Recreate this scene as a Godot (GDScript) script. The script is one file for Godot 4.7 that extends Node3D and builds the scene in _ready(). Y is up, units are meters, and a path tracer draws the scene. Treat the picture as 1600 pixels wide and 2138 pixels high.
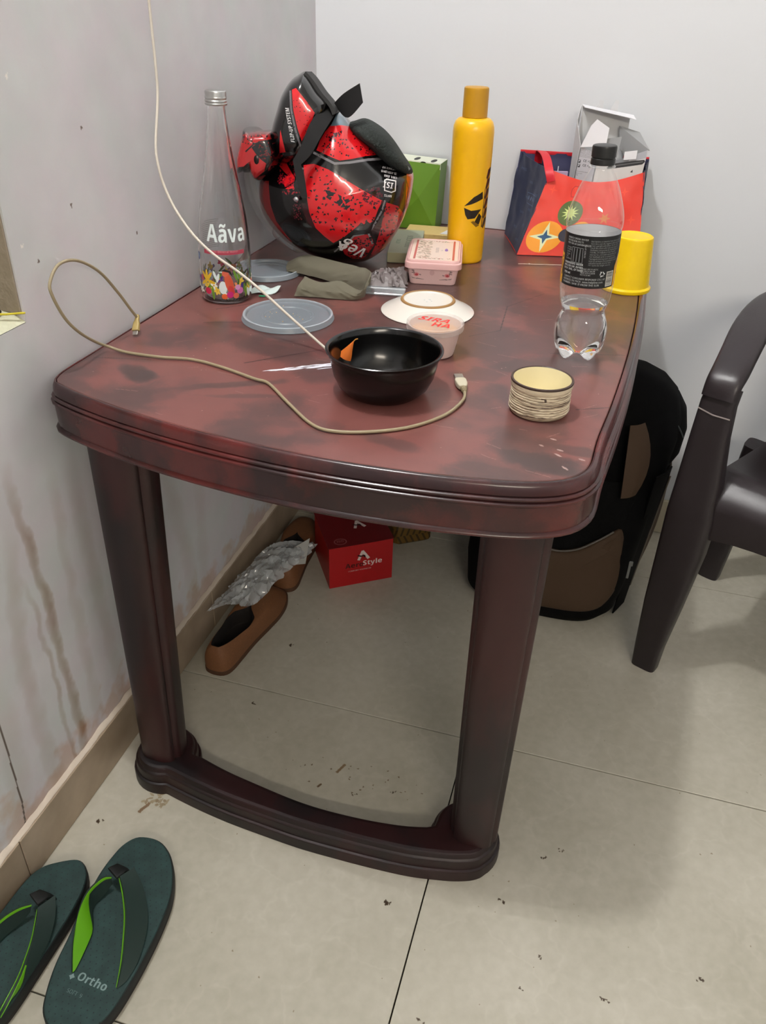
extends Node3D

const TABLE_Y := 0.73
var taken := {}
var font_sans: SystemFont
var font_bold: SystemFont
var font_serif: SystemFont

# ---------------------------------------------------------------- meshes
class Mb:
	var v := PackedVector3Array()
	var t := PackedVector2Array()

	func tri(a: Vector3, b: Vector3, c: Vector3, ua := Vector2.ZERO, ub := Vector2.ZERO, uc := Vector2.ZERO) -> void:
		if (b - a).cross(c - a).length_squared() < 1e-18:
			return
		v.append(a); v.append(b); v.append(c)
		t.append(ua); t.append(ub); t.append(uc)

	func quad(a: Vector3, b: Vector3, c: Vector3, d: Vector3, ua := Vector2.ZERO, ub := Vector2.ZERO, uc := Vector2.ZERO, ud := Vector2.ZERO) -> void:
		tri(a, b, c, ua, ub, uc)
		tri(a, c, d, ua, uc, ud)

	func box(p: Vector3, s: Vector3, bevel := 0.0, basis := Basis.IDENTITY) -> void:
		# centre p, full size s, chamfered edges
		var h := s * 0.5
		var b := minf(bevel, minf(h.x, minf(h.y, h.z)) * 0.9)
		var rings := []
		for k in [[-h.y, b], [-h.y + b, 0.0], [h.y - b, 0.0], [h.y, b]]:
			var x: float = h.x - k[1]
			var z: float = h.z - k[1]
			var y: float = k[0]
			var r := PackedVector3Array()
			for q in [[x, z - b], [x, -z + b], [x - b, -z], [-x + b, -z], [-x, -z + b], [-x, z - b], [-x + b, z], [x - b, z]]:
				r.append(p + basis * Vector3(q[0], y, q[1]))
			rings.append(r)
		loft(rings, true, true)

	func cap(r: PackedVector3Array, up: bool, scale := 1.0, u0 := Vector2.ZERO) -> void:
		var c := Vector3.ZERO
		for p in r:
			c += p
		c /= r.size()
		for i in r.size():
			var a := r[i]
			var b := r[(i + 1) % r.size()]
			if up:
				tri(a, b, c, Vector2(a.x, a.z), Vector2(b.x, b.z), Vector2(c.x, c.z))
			else:
				tri(b, a, c, Vector2(b.x, b.z), Vector2(a.x, a.z), Vector2(c.x, c.z))

	func loft(rings: Array, cap0 := false, cap1 := false, closed := true, vs := []) -> void:
		var n: int = rings[0].size()
		var m := rings.size()
		for j in m - 1:
			var a: PackedVector3Array = rings[j]
			var b: PackedVector3Array = rings[j + 1]
			var v0: float = vs[j] if vs.size() else float(j) / (m - 1)
			var v1: float = vs[j + 1] if vs.size() else float(j + 1) / (m - 1)
			for i in (n if closed else n - 1):
				var k := (i + 1) % n
				var w := float(n if closed else n - 1)
				quad(a[i], a[k], b[k], b[i], Vector2(i / w, 1 - v0), Vector2((i + 1) / w, 1 - v0), Vector2((i + 1) / w, 1 - v1), Vector2(i / w, 1 - v1))
		if cap0:
			cap(rings[0], false)
		if cap1:
			cap(rings[m - 1], true)

	func lathe(profile: Array, seg := 48, centre := Vector3.ZERO, flute := 0.0, flutes := 5, flute_to := 0.0) -> void:
		# profile: [radius, height]; u runs round, v from bottom (1) to top (0)
		var rings := []
		var vs := []
		var y0: float = profile[0][1]
		var y1: float = profile[0][1]
		for p in profile:
			y0 = minf(y0, p[1]); y1 = maxf(y1, p[1])
		for p in profile:
			var r := PackedVector3Array()
			for i in seg:
				var a := TAU * i / seg
				r.append(centre + Vector3(cos(a) * p[0], p[1], -sin(a) * p[0]))
			rings.append(r)
			vs.append((p[1] - y0) / maxf(y1 - y0, 1e-5))
		loft(rings, false, false, true, vs)

	func tube(pts: Array, r: float, seg := 8, taper := []) -> void:
		var rings := []
		var side := Vector3.ZERO
		for j in pts.size():
			var tan: Vector3 = (pts[mini(j + 1, pts.size() - 1)] - pts[maxi(j - 1, 0)]).normalized()
			if side == Vector3.ZERO:
				side = tan.cross(Vector3.UP if absf(tan.y) < 0.9 else Vector3.RIGHT).normalized()
			side = (side - tan * side.dot(tan)).normalized()
			var up := tan.cross(side)
			var ring := PackedVector3Array()
			var rr: float = r * (taper[j] if taper.size() else 1.0)
			for i in seg:
				var a := TAU * i / seg
				ring.append(pts[j] + side * cos(a) * rr + up * sin(a) * rr)
			rings.append(ring)
		loft(rings, true, true)

	func bar(pts: Array, half: Array, wide: Array, power := 4.0, seg := 24) -> void:
		# a swept bar of superelliptic section: half[j] = [across, thick], wide[j] = direction of «across»
		var rings := []
		for j in pts.size():
			var tan: Vector3 = (pts[mini(j + 1, pts.size() - 1)] - pts[maxi(j - 1, 0)]).normalized()
			var w: Vector3 = wide[mini(j, wide.size() - 1)]
			w = (w - tan * w.dot(tan)).normalized()
			var n := tan.cross(w)
			var ring := PackedVector3Array()
			var h: Array = half[mini(j, half.size() - 1)]
			for i in seg:
				var a := TAU * (i + 0.5) / seg
				var c := cos(a)
				var s := sin(a)
				ring.append(pts[j] + w * signf(c) * pow(absf(c), 2.0 / power) * h[0] + n * signf(s) * pow(absf(s), 2.0 / power) * h[1])
			rings.append(ring)
		loft(rings, true, true)

	func ribbon(ea: Array, eb: Array, thick: float) -> void:
		# a band between two edge curves, with thickness
		var m := ea.size()
		var ups := []
		for j in m:
			var tan: Vector3 = (ea[mini(j + 1, m - 1)] - ea[maxi(j - 1, 0)] + eb[mini(j + 1, m - 1)] - eb[maxi(j - 1, 0)]).normalized()
			ups.append(tan.cross(eb[j] - ea[j]).normalized() * thick * 0.5)
		var rings := []
		for j in m:
			rings.append(PackedVector3Array([ea[j] + ups[j], ea[j].lerp(eb[j], 0.5) + ups[j], eb[j] + ups[j], eb[j] - ups[j], ea[j].lerp(eb[j], 0.5) - ups[j], ea[j] - ups[j]]))
		loft(rings, true, true)

	func sheet(grid: Array, thick := 0.0) -> void:
		# grid of Vector3 rows; two skins when thick
		var m := grid.size()
		var n: int = grid[0].size()
		for j in m - 1:
			for i in n - 1:
				var f := [Vector2(float(i) / (n - 1), float(j) / (m - 1)), Vector2(float(i + 1) / (n - 1), float(j) / (m - 1)), Vector2(float(i + 1) / (n - 1), float(j + 1) / (m - 1)), Vector2(float(i) / (n - 1), float(j + 1) / (m - 1))]
				quad(grid[j][i], grid[j + 1][i], grid[j + 1][i + 1], grid[j][i + 1], f[0], f[3], f[2], f[1])
		if thick > 0.0:
			var other := []
			for j in m:
				var row := []
				for i in n:
					var du: Vector3 = grid[j][mini(i + 1, n - 1)] - grid[j][maxi(i - 1, 0)]
					var dv: Vector3 = grid[mini(j + 1, m - 1)][i] - grid[maxi(j - 1, 0)][i]
					row.append(grid[j][i] - dv.cross(du).normalized() * thick)
				other.append(row)
			for j in m - 1:
				for i in n - 1:
					quad(other[j][i], other[j][i + 1], other[j + 1][i + 1], other[j + 1][i])
			for i in n - 1:
				quad(grid[0][i], grid[0][i + 1], other[0][i + 1], other[0][i])
				quad(grid[m - 1][i + 1], grid[m - 1][i], other[m - 1][i], other[m - 1][i + 1])
			for j in m - 1:
				quad(grid[j + 1][0], grid[j][0], other[j][0], other[j + 1][0])
				quad(grid[j][n - 1], grid[j + 1][n - 1], other[j + 1][n - 1], other[j][n - 1])

	func inflate(outline: Array, depth: float, p := 2.2, q := 2.0, layers := 14, back := 1.0, rect := Rect2(0, 0, 1, 1), centre = null) -> void:
		# an outline in the x-y plane blown up to a closed body of half thickness depth; uv is the side view
		var c := Vector2.ZERO
		for o in outline:
			c += o
		c /= outline.size()
		if centre != null:
			c = centre
		for sgn in [1.0, -1.0]:
			var rings := []
			for l in layers + 1:
				var k: float = cos(PI / 2 * l / layers)
				var d: float = depth * pow(1.0 - pow(k, p), 1.0 / q) * sgn * (back if sgn < 0 else 1.0)
				var r := []
				for o in outline:
					var w: Vector2 = c + (o - c) * k
					r.append(Vector3(w.x, w.y, d))
				rings.append(r)
			for l in layers:
				for i in outline.size():
					var k := (i + 1) % outline.size()
					var a: Vector3 = rings[l][i]
					var b: Vector3 = rings[l][k]
					var e: Vector3 = rings[l + 1][k]
					var f: Vector3 = rings[l + 1][i]
					var uv := []
					for w in [a, b, e, f]:
						uv.append(Vector2((w.x - rect.position.x) / rect.size.x, 1.0 - (w.y - rect.position.y) / rect.size.y))
					if sgn > 0:
						quad(a, b, e, f, uv[0], uv[1], uv[2], uv[3])
					else:
						quad(b, a, f, e, uv[1], uv[0], uv[3], uv[2])

	func done(crease := 40.0, orient := true) -> ArrayMesh:
		if orient:
			var vol := 0.0
			var c := v[0]
			for i in range(0, v.size(), 3):
				vol += (v[i] - c).dot((v[i + 1] - c).cross(v[i + 2] - c))
			if vol < 0.0:
				for i in range(0, v.size(), 3):
					var a := v[i]; v[i] = v[i + 1]; v[i + 1] = a
					var b := t[i]; t[i] = t[i + 1]; t[i + 1] = b
		var fn := PackedVector3Array()
		var at := {}
		for i in range(0, v.size(), 3):
			var f := (v[i + 1] - v[i]).cross(v[i + 2] - v[i])
			fn.append(f)
			for k in 3:
				var key := Vector3i((v[i + k] * 50000.0).round())
				if at.has(key):
					at[key].append(i / 3)
				else:
					at[key] = [i / 3]
		var lim := cos(deg_to_rad(crease))
		var nv := PackedVector3Array()
		var nn := PackedVector3Array()
		var nt := PackedVector2Array()
		for i in range(0, v.size(), 3):
			var own := fn[i / 3].normalized()
			for k in [0, 2, 1]:
				var key := Vector3i((v[i + k] * 50000.0).round())
				var s := Vector3.ZERO
				for f in at[key]:
					if fn[f].normalized().dot(own) >= lim:
						s += fn[f]
				nv.append(v[i + k]); nn.append(s.normalized()); nt.append(t[i + k])
		var arr := []
		arr.resize(Mesh.ARRAY_MAX)
		arr[Mesh.ARRAY_VERTEX] = nv
		arr[Mesh.ARRAY_NORMAL] = nn
		arr[Mesh.ARRAY_TEX_UV] = nt
		var m := ArrayMesh.new()
		m.add_surface_from_arrays(Mesh.PRIMITIVE_TRIANGLES, arr)
		return m

func smooth(pts: Array, per := 6, closed := false) -> Array:
	# a Catmull-Rom curve through points (Vector2 or Vector3)
	var out := []
	var n := pts.size()
	for i in (n if closed else n - 1):
		var a = pts[(i - 1 + n) % n] if closed else pts[maxi(i - 1, 0)]
		var b = pts[i]
		var c = pts[(i + 1) % n]
		var d = pts[(i + 2) % n] if closed else pts[mini(i + 2, n - 1)]
		for k in per:
			out.append(b.cubic_interpolate(c, a, d, float(k) / per))
	if not closed:
		out.append(pts[n - 1])
	return out

func resample(pts: Array, count: int) -> Array:
	# evenly spaced points on a closed polyline
	var acc := [0.0]
	for i in pts.size():
		acc.append(acc[i] + pts[i].distance_to(pts[(i + 1) % pts.size()]))
	var out := []
	var j := 0
	for k in count:
		var d: float = acc[-1] * k / count
		while acc[j + 1] < d:
			j += 1
		out.append(pts[j].lerp(pts[(j + 1) % pts.size()], (d - acc[j]) / maxf(acc[j + 1] - acc[j], 1e-9)))
	return out

func inset(poly: Array, d: float) -> Array:
	# moves every point of a closed outline along its inward normal, keeping the count
	var area := 0.0
	for i in poly.size():
		area += poly[i].cross(poly[(i + 1) % poly.size()])
	var sg := signf(area)
	var out := []
	for i in poly.size():
		var tan: Vector2 = (poly[(i + 1) % poly.size()] - poly[(i - 1 + poly.size()) % poly.size()]).normalized()
		out.append(poly[i] + Vector2(-tan.y, tan.x) * d * sg)
	return out

func lay(poly: Array, y: float) -> PackedVector3Array:
	var r := PackedVector3Array()
	for p in poly:
		r.append(Vector3(p.x, y, p.y))
	return r

func v2s(a: Array) -> Array:
	var out := []
	for i in range(0, a.size(), 2):
		out.append(Vector2(a[i], a[i + 1]))
	return out

func v3s(a: Array) -> Array:
	var out := []
	for i in range(0, a.size(), 3):
		out.append(Vector3(a[i], a[i + 1], a[i + 2]))
	return out

# ---------------------------------------------------------------- nodes
func numbered(n: String) -> String:
	if not taken.has(n):
		taken[n] = 0
		return n
	taken[n] += 1
	return "%s_%03d" % [n, taken[n]]

func thing(called: String, label: String, category: String, at := Vector3.ZERO, group := "") -> Node3D:
	var o := Node3D.new()
	o.name = numbered(called)
	add_child(o, true)
	o.position = at
	o.set_meta("label", label)
	o.set_meta("category", category)
	if group:
		o.set_meta("group", group)
	return o

func part(parent: Node3D, called: String, mesh: Mesh, m: Material, label := "") -> MeshInstance3D:
	var o := MeshInstance3D.new()
	o.name = called
	o.mesh = mesh
	o.material_override = m
	parent.add_child(o, true)
	if label:
		o.set_meta("label", label)
	return o

func struct(called: String, mesh: Mesh, m: Material, label: String, category: String) -> MeshInstance3D:
	var o := part(self, called, mesh, m, label)
	o.set_meta("kind", "structure")
	o.set_meta("category", category)
	return o

# ---------------------------------------------------------------- materials
func mat(c: Color, rough := 0.6, metal := 0.0, more := {}) -> StandardMaterial3D:
	var m := StandardMaterial3D.new()
	m.albedo_color = c
	m.roughness = rough
	m.metallic = metal
	for k in more:
		m.set(k, more[k])
	return m

func clear(c: Color, alpha: float, rough := 0.03) -> StandardMaterial3D:
	var m := mat(Color(c.r, c.g, c.b, alpha), rough)
	m.transparency = BaseMaterial3D.TRANSPARENCY_ALPHA
	return m

func tex(img: Image) -> ImageTexture:
	return ImageTexture.create_from_image(img)

func noise(s: int, freq: float, octaves := 4) -> FastNoiseLite:
	var n := FastNoiseLite.new()
	n.seed = s
	n.noise_type = FastNoiseLite.TYPE_SIMPLEX_SMOOTH
	n.frequency = freq
	n.fractal_octaves = octaves
	return n

func grain(s: int, size: int, freq: float, octaves := 4) -> ImageTexture:
	return tex(noise(s, freq, octaves).get_seamless_image(size, size))

func bumpy(m: StandardMaterial3D, t: Texture2D, scale_cm: float, tri := 0.0) -> StandardMaterial3D:
	m.heightmap_enabled = true
	m.heightmap_texture = t
	m.heightmap_scale = scale_cm
	if tri > 0.0:
		m.uv1_triplanar = true
		m.uv1_scale = Vector3.ONE * tri
	return m

func blank(w: int, h: int, c: Color) -> Image:
	var i := Image.create_empty(w, h, false, Image.FORMAT_RGBA8)
	i.fill(c)
	return i

func fill_poly(img: Image, pts: Array, c: Color) -> void:
	var y0 := 1e9
	var y1 := -1e9
	for p in pts:
		y0 = minf(y0, p.y); y1 = maxf(y1, p.y)
	for y in range(maxi(0, int(y0)), mini(img.get_height(), int(y1) + 1)):
		var xs := []
		var yy := y + 0.5
		for i in pts.size():
			var a: Vector2 = pts[i]
			var b: Vector2 = pts[(i + 1) % pts.size()]
			if (a.y <= yy) != (b.y <= yy):
				xs.append(a.x + (yy - a.y) / (b.y - a.y) * (b.x - a.x))
		xs.sort()
		for k in range(0, xs.size() - 1, 2):
			var xa := maxi(0, int(round(xs[k])))
			var xb := mini(img.get_width(), int(round(xs[k + 1])))
			if xb > xa:
				img.fill_rect(Rect2i(xa, y, xb - xa, 1), c)

func stroke(img: Image, pts: Array, w: float, c: Color) -> void:
	for i in pts.size() - 1:
		var d: Vector2 = (pts[i + 1] - pts[i]).normalized()
		var n := Vector2(-d.y, d.x) * w * 0.5
		var e := d * w * 0.25
		fill_poly(img, [pts[i] + n - e, pts[i + 1] + n + e, pts[i + 1] - n + e, pts[i] - n - e], c)

func ellipse(img: Image, c: Vector2, r: Vector2, col: Color, turn := 0.0) -> void:
	var pts := []
	for i in 28:
		pts.append(c + Vector2(cos(TAU * i / 28) * r.x, sin(TAU * i / 28) * r.y).rotated(turn))
	fill_poly(img, pts, col)

func ink(img: Image, words: String, font: Font, at: Vector2, height: float, c: Color, turn := 0.0, stretch := 1.0, skew := 0.0) -> void:
	# prints words with their lower left corner at «at»; height is the font's em in pixels
	var t := TextMesh.new()
	t.text = words
	t.font = font
	t.font_size = 64
	t.pixel_size = 1.0 / 64
	t.depth = 0.0
	t.curve_step = 1.0
	t.horizontal_alignment = HORIZONTAL_ALIGNMENT_LEFT
	t.vertical_alignment = VERTICAL_ALIGNMENT_BOTTOM
	var arr := t.get_mesh_arrays()
	var p: PackedVector3Array = arr[Mesh.ARRAY_VERTEX]
	var idx: PackedInt32Array = arr[Mesh.ARRAY_INDEX] if arr[Mesh.ARRAY_INDEX] != null else PackedInt32Array(range(p.size()))
	for i in range(0, idx.size(), 3):
		var q := []
		for k in 3:
			var w := p[idx[i + k]]
			q.append(at + Vector2((w.x + w.y * skew) * height * stretch, -w.y * height).rotated(turn))
		fill_poly(img, q, c)

func specks(img: Image, r: Rect2, count: int, c: Color, s: int, lo := 1.0, hi := 4.0) -> void:
	var g := RandomNumberGenerator.new()
	g.seed = s
	for i in count:
		var p := r.position + Vector2(g.randf(), g.randf()) * r.size
		var a := g.randf() * TAU
		var q := []
		for k in 3 + g.randi() % 2:
			q.append(p + Vector2(g.randf_range(lo, hi), 0).rotated(a + k * 1.9 + g.randf()))
		fill_poly(img, q, c)

func _ready() -> void:
	# ---- camera
	var cam := Camera3D.new()
	cam.name = "camera"
	cam.fov = 64.10
	cam.near = 0.05
	cam.far = 20.0
	cam.transform = Transform3D(Basis.from_euler(Vector3(-0.57066, 0.2698, 0.03222)), Vector3(0.721, 1.189, 1.934))
	add_child(cam)
	cam.current = true
	# ---- environment
	var we := WorldEnvironment.new()
	we.name = "environment"
	var env := Environment.new()
	env.background_mode = Environment.BG_COLOR
	env.background_color = Color(0.02, 0.02, 0.025)
	env.tonemap_mode = Environment.TONE_MAPPER_LINEAR
	env.tonemap_exposure = 1.22
	env.sdfgi_enabled = true
	env.ssao_enabled = true
	env.ssil_enabled = true
	we.environment = env
	add_child(we)
	# ---- the wall bulb and an added fill light
	wall_bulb(Vector3(0.12, 2.65, 1.16), 3.2)
	fill_light(Vector3(1.7, 2.2, 3.56), 2.75)

	font_sans = SystemFont.new()
	font_sans.font_names = PackedStringArray(["Droid Sans"])
	font_bold = SystemFont.new()
	font_bold.font_names = PackedStringArray(["Droid Sans"])
	font_bold.font_weight = 700
	font_serif = SystemFont.new()
	font_serif.font_names = PackedStringArray(["Droid Serif"])

	room()
	dining_table()
	plastic_chair()
	build_rest()

func wall_bulb(at: Vector3, energy: float) -> void:
	var o := thing("wall_lamp", "round white bulb in a holder high on the left wall", "lamp", Vector3(0.0, at.y, at.z))
	var b := Mb.new()
	b.lathe([[0.0, 0.0], [0.045, 0.0], [0.045, 0.012], [0.03, 0.022], [0.022, 0.03], [0.022, 0.10], [0.026, 0.104], [0.026, 0.135], [0.0, 0.136]], 24)
	var h := part(o, "lamp_holder", b.done(), mat(Color(0.9, 0.9, 0.88), 0.4))
	h.rotation.z = -PI / 2
	h.position.x = 0.001
	var g := Mb.new()
	g.lathe([[0.0, -0.048], [0.018, -0.045], [0.034, -0.034], [0.045, -0.016], [0.048, 0.0], [0.045, 0.016], [0.034, 0.034], [0.018, 0.045], [0.0, 0.048]], 24)
	var m := mat(Color(1, 1, 1), 0.4)
	m.emission_enabled = true
	m.emission = Color(1.0, 0.985, 0.96)
	m.emission_energy_multiplier = 3.0
	var gl := part(o, "bulb", g.done(), m)
	gl.position.x = at.x - 0.016
	var l := OmniLight3D.new()
	l.name = "bulb_light"
	l.light_color = Color(1.0, 0.995, 0.985)
	l.light_energy = energy
	l.light_size = 0.045
	l.omni_range = 8.0
	l.omni_attenuation = 2.0
	l.shadow_enabled = true
	add_child(l)
	l.position = at - Vector3(0.016, 0, 0)

func fill_light(at: Vector3, energy: float) -> void:
	var o := thing("fill_light", "added fill light, unseen, on the wall behind the viewer", "lamp", at)
	var f := Mb.new()
	f.box(Vector3(0, 0, 0.018), Vector3(1.24, 0.16, 0.036), 0.006)
	part(o, "frame", f.done(), mat(Color(0.92, 0.92, 0.92), 0.4))
	var d := Mb.new()
	d.box(Vector3(0, 0, -0.006), Vector3(1.20, 0.12, 0.012), 0.003)
	var m := mat(Color(1, 1, 1), 0.5)
	m.emission_enabled = true
	m.emission = Color(0.98, 0.99, 1.0)
	m.emission_energy_multiplier = 1.0
	part(o, "fill_panel", d.done(), m)
	var l := AreaLight3D.new()  # unseen area light added to fill the back and left walls
	l.name = "fill_glow"
	l.area_size = Vector2(1.2, 0.12)
	l.light_color = Color(1.0, 0.95, 0.875)
	l.light_energy = energy
	l.area_range = 8.0
	l.area_attenuation = 2.0
	l.shadow_enabled = true
	add_child(l)
	l.position = at - Vector3(0, 0, 0.016)

func planar(b: Mb, f: Callable) -> void:
	# texture coordinates from the piece's own place
	for i in b.v.size():
		b.t[i] = f.call(b.v[i])

func room() -> void:
	# ---- floor: a bed and vitrified tiles with open joints
	var bed := Mb.new()
	bed.box(Vector3(1.5, -0.06, 1.8), Vector3(3.4, 0.1, 4.0))
	var floor_node := struct("floor", bed.done(), mat(Color(0.16, 0.13, 0.10), 0.9), "beige marble-look vitrified tile floor with thin dark joints", "floor")
	var fm := mat(Color(1, 1, 1), 0.32, 0.0, {"albedo_texture": tex(marble()), "metallic_specular": 0.42})
	var xs := [0.0]
	var zs := [0.0]
	for k in 6:
		xs.append(minf(0.6007 + 0.6338 * k, 3.0))
		zs.append(minf(0.2230 + 0.6338 * k, 3.6))
	for i in xs.size() - 1:
		for j in zs.size() - 1:
			var w: float = xs[i + 1] - xs[i]
			var d: float = zs[j + 1] - zs[j]
			if w < 0.02 or d < 0.02:
				continue
			var t := Mb.new()
			t.box(Vector3(xs[i] + w / 2, -0.005, zs[j] + d / 2), Vector3(w - 0.0022, 0.01, d - 0.0022), 0.0006)
			planar(t, func(p): return Vector2(p.x / 1.9, p.z / 1.9))
			part(floor_node, "tile", t.done(), fm)
	# ---- walls
	var plaster := noise(5, 0.02, 5)
	var pb := tex(plaster.get_seamless_image(512, 512))
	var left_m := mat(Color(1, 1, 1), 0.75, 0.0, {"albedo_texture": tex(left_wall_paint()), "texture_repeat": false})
	var wall_m := mat(Color(0.848, 0.860, 0.878), 0.7)

	var back := Mb.new()
	back.box(Vector3(1.5, 1.375, -0.1), Vector3(3.6, 2.95, 0.2))
	struct("wall_back", back.done(), wall_m, "plain off-white painted wall behind the table", "wall")
	var rw := Mb.new()
	rw.box(Vector3(3.1, 1.375, 1.8), Vector3(0.2, 2.95, 3.6))
	struct("wall_right", rw.done(), wall_m, "plain off-white wall on the right of the room", "wall")
	var fw := Mb.new()
	fw.box(Vector3(1.5, 1.375, 3.7), Vector3(3.6, 2.95, 0.2))
	struct("wall_front", fw.done(), wall_m, "plain off-white wall behind the viewer", "wall")
	var ce := Mb.new()
	ce.box(Vector3(1.5, 2.85, 1.8), Vector3(3.6, 0.2, 4.0))
	struct("ceiling", ce.done(), mat(Color(0.9, 0.9, 0.9), 0.85), "flat white ceiling", "ceiling")
	# the left wall has a plastered niche; pieces keep one face at x = 0
	var lw := Mb.new()
	var nz0 := 1.084
	var nz1 := 1.62
	var ny0 := 0.812
	var ny1 := 1.36
	for r in [[0.0, 3.6, -0.1, ny0], [0.0, 3.6, ny1, 2.85], [0.0, nz0, ny0, ny1], [nz1, 3.6, ny0, ny1]]:
		lw.box(Vector3(-0.11, (r[2] + r[3]) / 2, (r[0] + r[1]) / 2), Vector3(0.22, r[3] - r[2], r[1] - r[0]))
	planar(lw, func(p): return Vector2(p.z / 1.9, 1.0 - p.y / 1.45))
	var lwn := struct("wall_left", lw.done(), left_m, "off-white left wall with brown drip stains, some painted shade and a small niche", "wall")
	var nb := Mb.new()
	nb.box(Vector3(-0.2, (ny0 + ny1) / 2, (nz0 + nz1) / 2), Vector3(0.02, ny1 - ny0, nz1 - nz0))
	part(lwn, "niche_back", nb.done(), mat(Color(0.60, 0.55, 0.49), 0.9), "grey-brown bare plaster back")
	var ns := Mb.new()
	ns.box(Vector3(-0.0960, (ny0 + ny1) / 2 + 0.006, nz0 + 0.0016), Vector3(0.187, ny1 - ny0 - 0.014, 0.003), 0.0006)
	part(lwn, "niche_side", ns.done(), bumpy(mat(Color(0.60, 0.555, 0.49), 0.9), pb, 0.1, 5.0), "grey-brown bare plaster side")
	# rough mortar sill inside the niche
	var g := RandomNumberGenerator.new()
	g.seed = 7
	var rows := []
	var nn := noise(31, 9.0, 4)
	for j in 15:
		var row := []
		for i in 25:
			var x := -0.19 + 0.19 * j / 14.0
			var z := nz0 + (nz1 - nz0) * i / 24.0
			var y := ny0 + 0.012 + 0.03 * pow(1.0 - j / 14.0, 2.0) + nn.get_noise_2d(x * 4.0, z * 4.0) * 0.008
			if j == 13:
				y = ny0 + 0.010 + nn.get_noise_2d(9.0, z * 4.0) * 0.003
			if j == 14:
				y = ny0 + 0.001
			row.append(Vector3(x, y, z))
		rows.append(row)
	var sill := Mb.new()
	sill.sheet(rows)
	part(lwn, "niche_sill", sill.done(50, false), bumpy(mat(Color(0.80, 0.80, 0.70), 0.95), pb, 0.2, 6.0), "rough cream mortar sill")
	# ---- skirting, in tile lengths
	var sk := mat(Color(1, 1, 1), 0.35, 0.0, {"albedo_texture": tex(skirting_stone())})
	var root := Node3D.new()
	root.name = "baseboard_left"
	root.set_meta("kind", "structure")
	root.set_meta("label", "brown-beige stone skirting along the foot of the left wall")
	root.set_meta("category", "baseboard")
	add_child(root, true)
	var cuts := [0.0, 0.08, 0.7138, 1.3476, 1.9814, 2.6152, 3.249, 3.59]
	for i in cuts.size() - 1:
		var s := Mb.new()
		s.box(Vector3(0.0055, 0.0485, (cuts[i] + cuts[i + 1]) / 2), Vector3(0.0108, 0.096, cuts[i + 1] - cuts[i] - 0.0015), 0.0012)
		planar(s, func(p): return Vector2(p.z / 0.9, 1.0 - p.y / 0.45))
		part(root, "skirting_tile", s.done(), sk)
	# ragged plaster lip above the left skirting
	var lip := Mb.new()
	var ln := noise(12, 14.0, 4)
	var lrows := []
	for j in 4:
		var row := []
		for i in 240:
			var z := 0.02 + 1.9 * i / 239.0
			var hgt := 0.003 + 0.008 * absf(ln.get_noise_1d(z))
			row.append(Vector3([0.009, 0.0085, 0.005, 0.0005][j] + 0.002 * ln.get_noise_1d(z * 2 + 9), 0.0968 + hgt * [0.0, 0.35, 0.8, 1.0][j], z))
		lrows.append(row)
	lip.sheet(lrows)
	part(root, "plaster_lip", lip.done(60, false), mat(Color(0.82, 0.77, 0.71), 0.9), "crumbling plaster edge")
	var rb := Node3D.new()
	rb.name = "baseboard_back"
	rb.set_meta("kind", "structure")
	rb.set_meta("label", "cream stone skirting along the foot of the back wall")
	rb.set_meta("category", "baseboard")
	add_child(rb, true)
	var sk2 := mat(Color(0.80, 0.76, 0.66), 0.35)
	var cx := [0.012, 0.6007, 1.2345, 1.8683, 2.5021, 2.99]
	for i in cx.size() - 1:
		var s := Mb.new()
		s.box(Vector3((cx[i] + cx[i + 1]) / 2, 0.0485, 0.0055), Vector3(cx[i + 1] - cx[i] - 0.0015, 0.096, 0.0108), 0.0012)
		part(rb, "skirting_tile", s.done(), sk2)

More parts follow.
